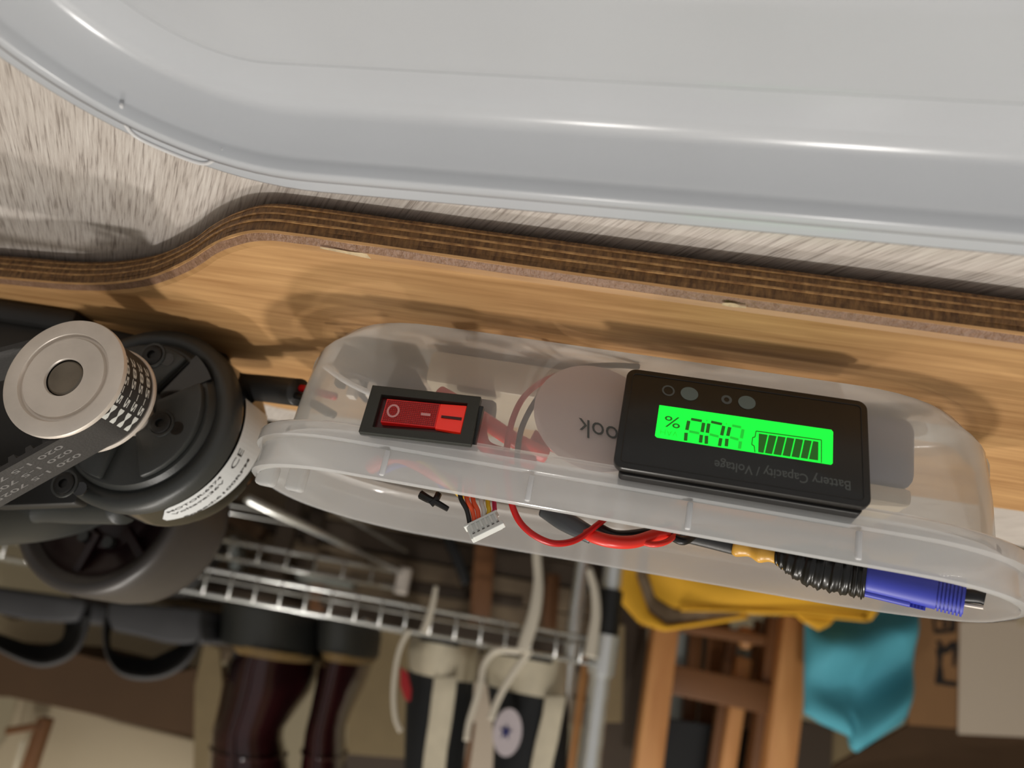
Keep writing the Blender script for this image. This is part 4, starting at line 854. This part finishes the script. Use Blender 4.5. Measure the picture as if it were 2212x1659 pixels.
for i, (p0, p1, w_, mm, d_) in enumerate((((600,1175),(790,1215),22,'slat',-500),((870,1262),(1130,1300),26,'dim',-480),((960,1140),(1010,1260),24,'clip',-470),((1290,1130),(1330,1250),46,'clip',-380),((640,1240),(760,1262),16,'tin',-400),((470,1100),(560,1150),30,'card_dark',-440),((500,1160),(506,1230),20,'tin',-430))):
    tag(bar_px('stored_box', p0, p1, w_, d_, 60, mm, bevel=3), ['grey slatted box lying under the rack behind the chrome side rail','long dark box under the rack near the stool leg','black upright box under the middle of the rack','black box under the rack beside the corner post','pale tin lying under the rack at the lower shelf corner','brown box under the rack beside the motor','small pale tin standing under the rack beside the motor'][i], 'box')
# black bag under the rack at the left behind wheel
tag(obj('black_bag', MB().rings([[bg(x, y, -60-40*abs(k-2)) if k != 2 else bg(x, y, -60) for x, y in catmull([Vector((a, b, 0)) for a, b in ()], 2)] for k in range(0)] or [[Vector(v) for v in bpoly([(380,1120),(470,1140),(476,1180),(440,1250),(400,1290),(340,1290),(330,1180)], -362)], [Vector(v)+Vector((0,-40,0)) for v in bpoly([(380,1120),(470,1140),(476,1180),(440,1250),(400,1290),(340,1290),(330,1180)], -362)]]), M['dark'], room=True, bevel=8, smooth=60), 'dark slate bag hanging under the rack right of the wheel', 'bag')

# ---- chair with the mustard bag on its seat
DC = -230
DB = -92
ch = thing('wooden_chair', 'orange-brown wooden chair whose back posts rise behind the mustard bag', 'chair', tuple(bg(1560, 1100, DC-40)), room=True)
bar_px('back_post', (1728, 1335), (1676, 1760), 62, DC, 34, 'beech', ch, bevel=4)
bar_px('back_post', (1442, 1350), (1392, 1760), 56, DC-10, 34, 'beech', ch, bevel=4)
bar_px('back_post', (1684, 1335), (1632, 1760), 40, DC-24, 30, 'beech_dark', ch, bevel=3)  # dark bar standing for the shaded left face of the right post
bar_px('back_rail', (1430, 1462), (1668, 1512), 62, DC-16, 20, 'beech_dark', ch, bevel=3)
bar_px('spindle', (1610, 1420), (1560, 1760), 34, DC-50, 16, 'beech', ch, bevel=4)
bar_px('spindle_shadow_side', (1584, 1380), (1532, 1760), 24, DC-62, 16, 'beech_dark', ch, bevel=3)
c = bg(1614, 1376, DC-48); obj('turned_knob', MB().lathe([(c.z-16,0),(c.z-14,10),(c.z-4,16),(c.z+6,15),(c.z+14,8),(c.z+18,7)], (c.x, c.y-8), ax='z', n=20), M['beech'], ch, room=True, smooth=60)
bar_px('seat_rail', (1390, 1340), (1760, 1400), 22, DC-30, 30, 'beech_dark', ch)
sz = bg(1560, 1140, DB).z; sx0, sx1 = bg(1400, 1340, DC).x, bg(1745, 1360, DC).x
obj('seat', MB().box((sx0-18, DC-30, sz-38), (sx1+22, DC+175, sz-18)), M['beech'], ch, room=True, bevel=4)
for lx in (sx0, sx1):
    for ly in (DC-12, DC+150): obj('leg', MB().box((lx-15, ly-15, -779), (lx+15, ly+15, sz-34)), M['beech'], ch, room=True, bevel=3)
for lx in (sx0, sx1): obj('back_post_foot', MB().box((lx-14, DC-30, sz-16), (lx+14, DC-4, bg(1560, 1360, DC).z)), M['beech_dark'], ch, room=True)
# things seen between the posts
tag(slab_px('white_panel', [(1445,1340),(1720,1370),(1700,1600),(1430,1570)], DC-190, 14, 'tin'), 'pale panel standing behind the wooden chair back', 'panel')
bk = thing('back_slats', 'dark brown slatted screen between the chair and the pale panel', 'screen', tuple(bg(1520, 1400, DC-150)), room=True)
for x0, x1, w_ in ((1508,1480,28),(1556,1524,44),(1640,1606,16)): bar_px('slat', (x0, 1340), (x1, 1660), w_, DC-150, 10, 'beech_dark', bk, bevel=1)
tag(slab_px('dark_box', [(1440,1552),(1640,1580),(1660,1800),(1420,1800)], DC-90, 30, 'clip'), 'dark box low behind the chair posts at the photo bottom', 'box')
tag(slab_px('dark_box', [(1330,1300),(1400,1320),(1392,1760),(1285,1760),(1300,1500)], DC-120, 60, 'dim'), 'dark brown box between the rack post and the chair', 'box')
tag(slab_px('beige_carton', [(1300,1345),(1350,1350),(1344,1560),(1296,1560)], DC-60, 30, 'olive'), 'beige carton right beside the rack corner post', 'box')
tag(slab_px('brown_case', [(1760,1560),(1800,1575),(1790,1800),(1700,1800),(1720,1560)], DC-150, 40, 'dim'), 'dark brown case right of the chair at photo bottom', 'case')
tag(slab_px('olive_carton', [(1790,1570),(1900,1600),(1900,1800),(1780,1800)], DC-160, 40, 'olive'), 'olive carton under the tip of the teal cloth', 'box')
# soft patches (bag and cloth): a swelling sheet between two outlines
def patch(name, top, bot, d, amp, mm, parent=None, thick=14, nx=40, ny=22, fold=None, belly=1.0, label=None):
    T_ = [Vector((x, y, 0)) for x, y in top]; B0 = [Vector((x, y, 0)) for x, y in bot]
    def along(P, s):
        Ls = [0]
        for a, b in zip(P, P[1:]): Ls.append(Ls[-1]+(b-a).length)
        s *= Ls[-1]
        for i in range(len(P)-1):
            if s <= Ls[i+1]+1e-6: return P[i].lerp(P[i+1], (s-Ls[i])/(Ls[i+1]-Ls[i]))
        return P[-1]
    F_ = []; Bk = []
    for j_ in range(ny+1):
        t = j_/ny; rf = []; rb = []
        for i in range(nx+1):
            s = i/nx; p = along(T_, s).lerp(along(B0, s), t)
            e = (max(0, math.sin(math.pi*s))**0.5)*(max(0, math.sin(math.pi*t))**0.5)
            h = amp*belly*e + (fold(s, t)*min(1, e*1.6) if fold else 0)
            rf.append(bg(p.x, p.y, d)+Vector((0, h, 0))); rb.append(bg(p.x, p.y, d)+Vector((0, -thick*e-0.5, 0)))
        F_.append(rf); Bk.append(rb)
    W2 = nx+1; vs = [v for r in F_ for v in r]+[v for r in Bk for v in r]; N0 = W2*(ny+1); fs = []
    for j_ in range(ny):
        for i in range(nx):
            a = j_*W2+i; fs.append((a, a+1, a+W2+1, a+W2)); fs.append((N0+a, N0+a+W2, N0+a+W2+1, N0+a+1))
    for i in range(nx):
        fs.append((i+1, i, N0+i, N0+i+1)); a = ny*W2+i; fs.append((a, a+1, N0+a+1, N0+a))
    for j_ in range(ny):
        a = j_*W2; fs.append((a, a+W2, N0+a+W2, N0+a)); a = j_*W2+nx; fs.append((a+W2, a, N0+a, N0+a+W2))
    return obj(name, MB().add(vs, fs), M[mm], parent, room=True, smooth=True, label=label)
DB = -92
bag = thing('mustard_bag', 'mustard yellow canvas bag with open brown-lined mouth lying on the chair', 'bag', tuple(bg(1600, 1130, DB-30)), room=True)
patch('bag_body', [(1395,1146),(1500,1148),(1700,1162),(1985,1190)], [(1392,1235),(1412,1290),(1452,1318),(1600,1326),(1740,1330),(1880,1344),(1916,1290)], DB, 14, 'yellow', bag, thick=30, fold=lambda s, t: 5*math.sin(9*s+5*t)+4*math.sin(3*s-9*t))
patch('mouth_edge', [(1318,1180),(1322,1280),(1380,1346),(1432,1364),(1500,1354),(1620,1336)], [(1386,1170),(1374,1240),(1402,1322),(1440,1350),(1504,1342),(1610,1326)], DB+6, 5, 'yellow', bag, thick=10)
patch('lining', [(1374,1160),(1368,1240),(1400,1326),(1442,1354),(1510,1340),(1600,1324)], [(1404,1160),(1398,1236),(1416,1292),(1456,1316),(1510,1318),(1596,1320)], DB+2, 3, 'lining', bag, thick=20)
rod('hem_seam', [bg(x, y, DB+10) for x, y in ((1470,1316),(1600,1318),(1740,1326),(1874,1338))], 2.6, 'yellow', bag, smooth=5)
patch('corner_flap', [(1716,1326),(1760,1330),(1806,1334)], [(1730,1340),(1768,1362),(1790,1352)], DB-2, 3, 'yellow', bag, thick=8)
patch('corner_flap', [(1870,1340),(1900,1290),(1955,1215)], [(1860,1340),(1880,1300),(1925,1215)], DB+6, 3, 'yellow', bag, thick=8)
DT = -168
tc_ = patch('teal_cloth', [(1738,1300),(1820,1320),(1900,1310),(1985,1318)], [(1736,1540),(1770,1562),(1832,1590),(1836,1616),(1850,1626),(1905,1590),(1945,1566),(1962,1545)], DT, 22, 'teal', None, thick=14, nx=60, ny=40,
    fold=lambda s, t: 20*math.sin(9.5*t+2.6*s-2.2)*(1-0.4*t)+9*math.sin(7*s+2*t)-10*math.exp(-((s-.42)**2/.004+(t-.86)**2/.006)))
tag(tc_, 'crumpled teal cloth hanging between the chair and cardboard box', 'cloth')
DT = -212
tag(slab_px('grey_bar', [(1850,1290),(1940,1298),(1938,1343),(1840,1340)], DT-30, 40, 'tin', bevel=4), 'pale grey bar behind the mustard bag and teal cloth', 'bar')
zb0 = min(bg(1978, 1296, DT).z, bg(2300, 1306, DT+6).z, bg(2300, 1310, DT+6).z)+10
bn = thing('side_table', 'brown side table under the marked cardboard box and teal cloth', 'table', (bg(2100, 1300, DT).x, DT-90, -779), room=True)
xa, xb = bg(1850, 1300, DT).x, bg(2300, 1300, DT).x
obj('tabletop', MB().box((xa, DT-200, zb0-30), (xb+60, DT+60, zb0-12)), M['beech_dark'], bn, room=True, bevel=2)
for lx in (xa+20, xb+40):
    for ly in (DT-180, DT+40): obj('leg', MB().box((lx-14, ly-14, -779), (lx+14, ly+14, zb0-30)), M['beech_dark'], bn, room=True)
# ---- cardboard box at the right with marker strokes and a pale sheet
cb = thing('marked_cardboard_box', 'open brown cardboard box with black marker strokes and pale sheet', 'box', tuple(bg(2100, 1290, DT-60)), room=True)
slab_px('side_panel', [(1972,1300),(2300,1310),(2300,1590),(1962,1566)], DT+6, 8, 'card', cb, bevel=1)
slab_px('box_body', [(1978,1296),(2300,1306),(2300,1560),(1972,1556)], DT-4, 180, 'card_dark', cb, bevel=1)
obj('open_flap', MB().prism([bg(1962,1566,DT+6), bg(2300,1596,DT+6), bg(2320,1720,DT+26), bg(1790,1720,DT+26), bg(1800,1655,DT+16)], (0, -3, -2)), M['card_dark'], cb, room=True)
slab_px('pale_sheet', [(2074,1342),(2300,1336),(2300,1596),(2070,1586)], DT+10, 2, 'paper', cb, bevel=0.3, label='pale grey-beige sheet stuck on the side')
slab_px('top_sheet', [(2192,1318),(2300,1320),(2300,1346),(2202,1352)], DT+12, 2, 'cream_box', cb, bevel=0.3)
mk = MB()
for pts in ([(2020,1334),(2024,1366),(2018,1368),(2014,1334)], [(2024,1330),(2064,1330),(2064,1338),(2024,1340)], [(2054,1334),(2066,1334),(2064,1366),(2052,1366)], [(2022,1360),(2062,1358),(2062,1366),(2022,1370)], [(2036,1344),(2048,1342),(2048,1354),(2036,1356)],
            [(2022,1384),(2034,1386),(2040,1400),(2056,1386),(2070,1386),(2048,1412),(2034,1412)], [(2022,1400),(2038,1404),(2034,1440),(2024,1476),(2020,1476),(2026,1430)], [(2022,1460),(2036,1440),(2040,1476),(2024,1480)], [(2058,1396),(2070,1392),(2064,1440),(2058,1440)], [(2036,1470),(2068,1474),(2066,1484),(2034,1480)]):
    mk.prism(bpoly(pts, DT+7), (0, -0.8, 0))
obj('marker_stroke', mk, M['marker'], cb, room=True)
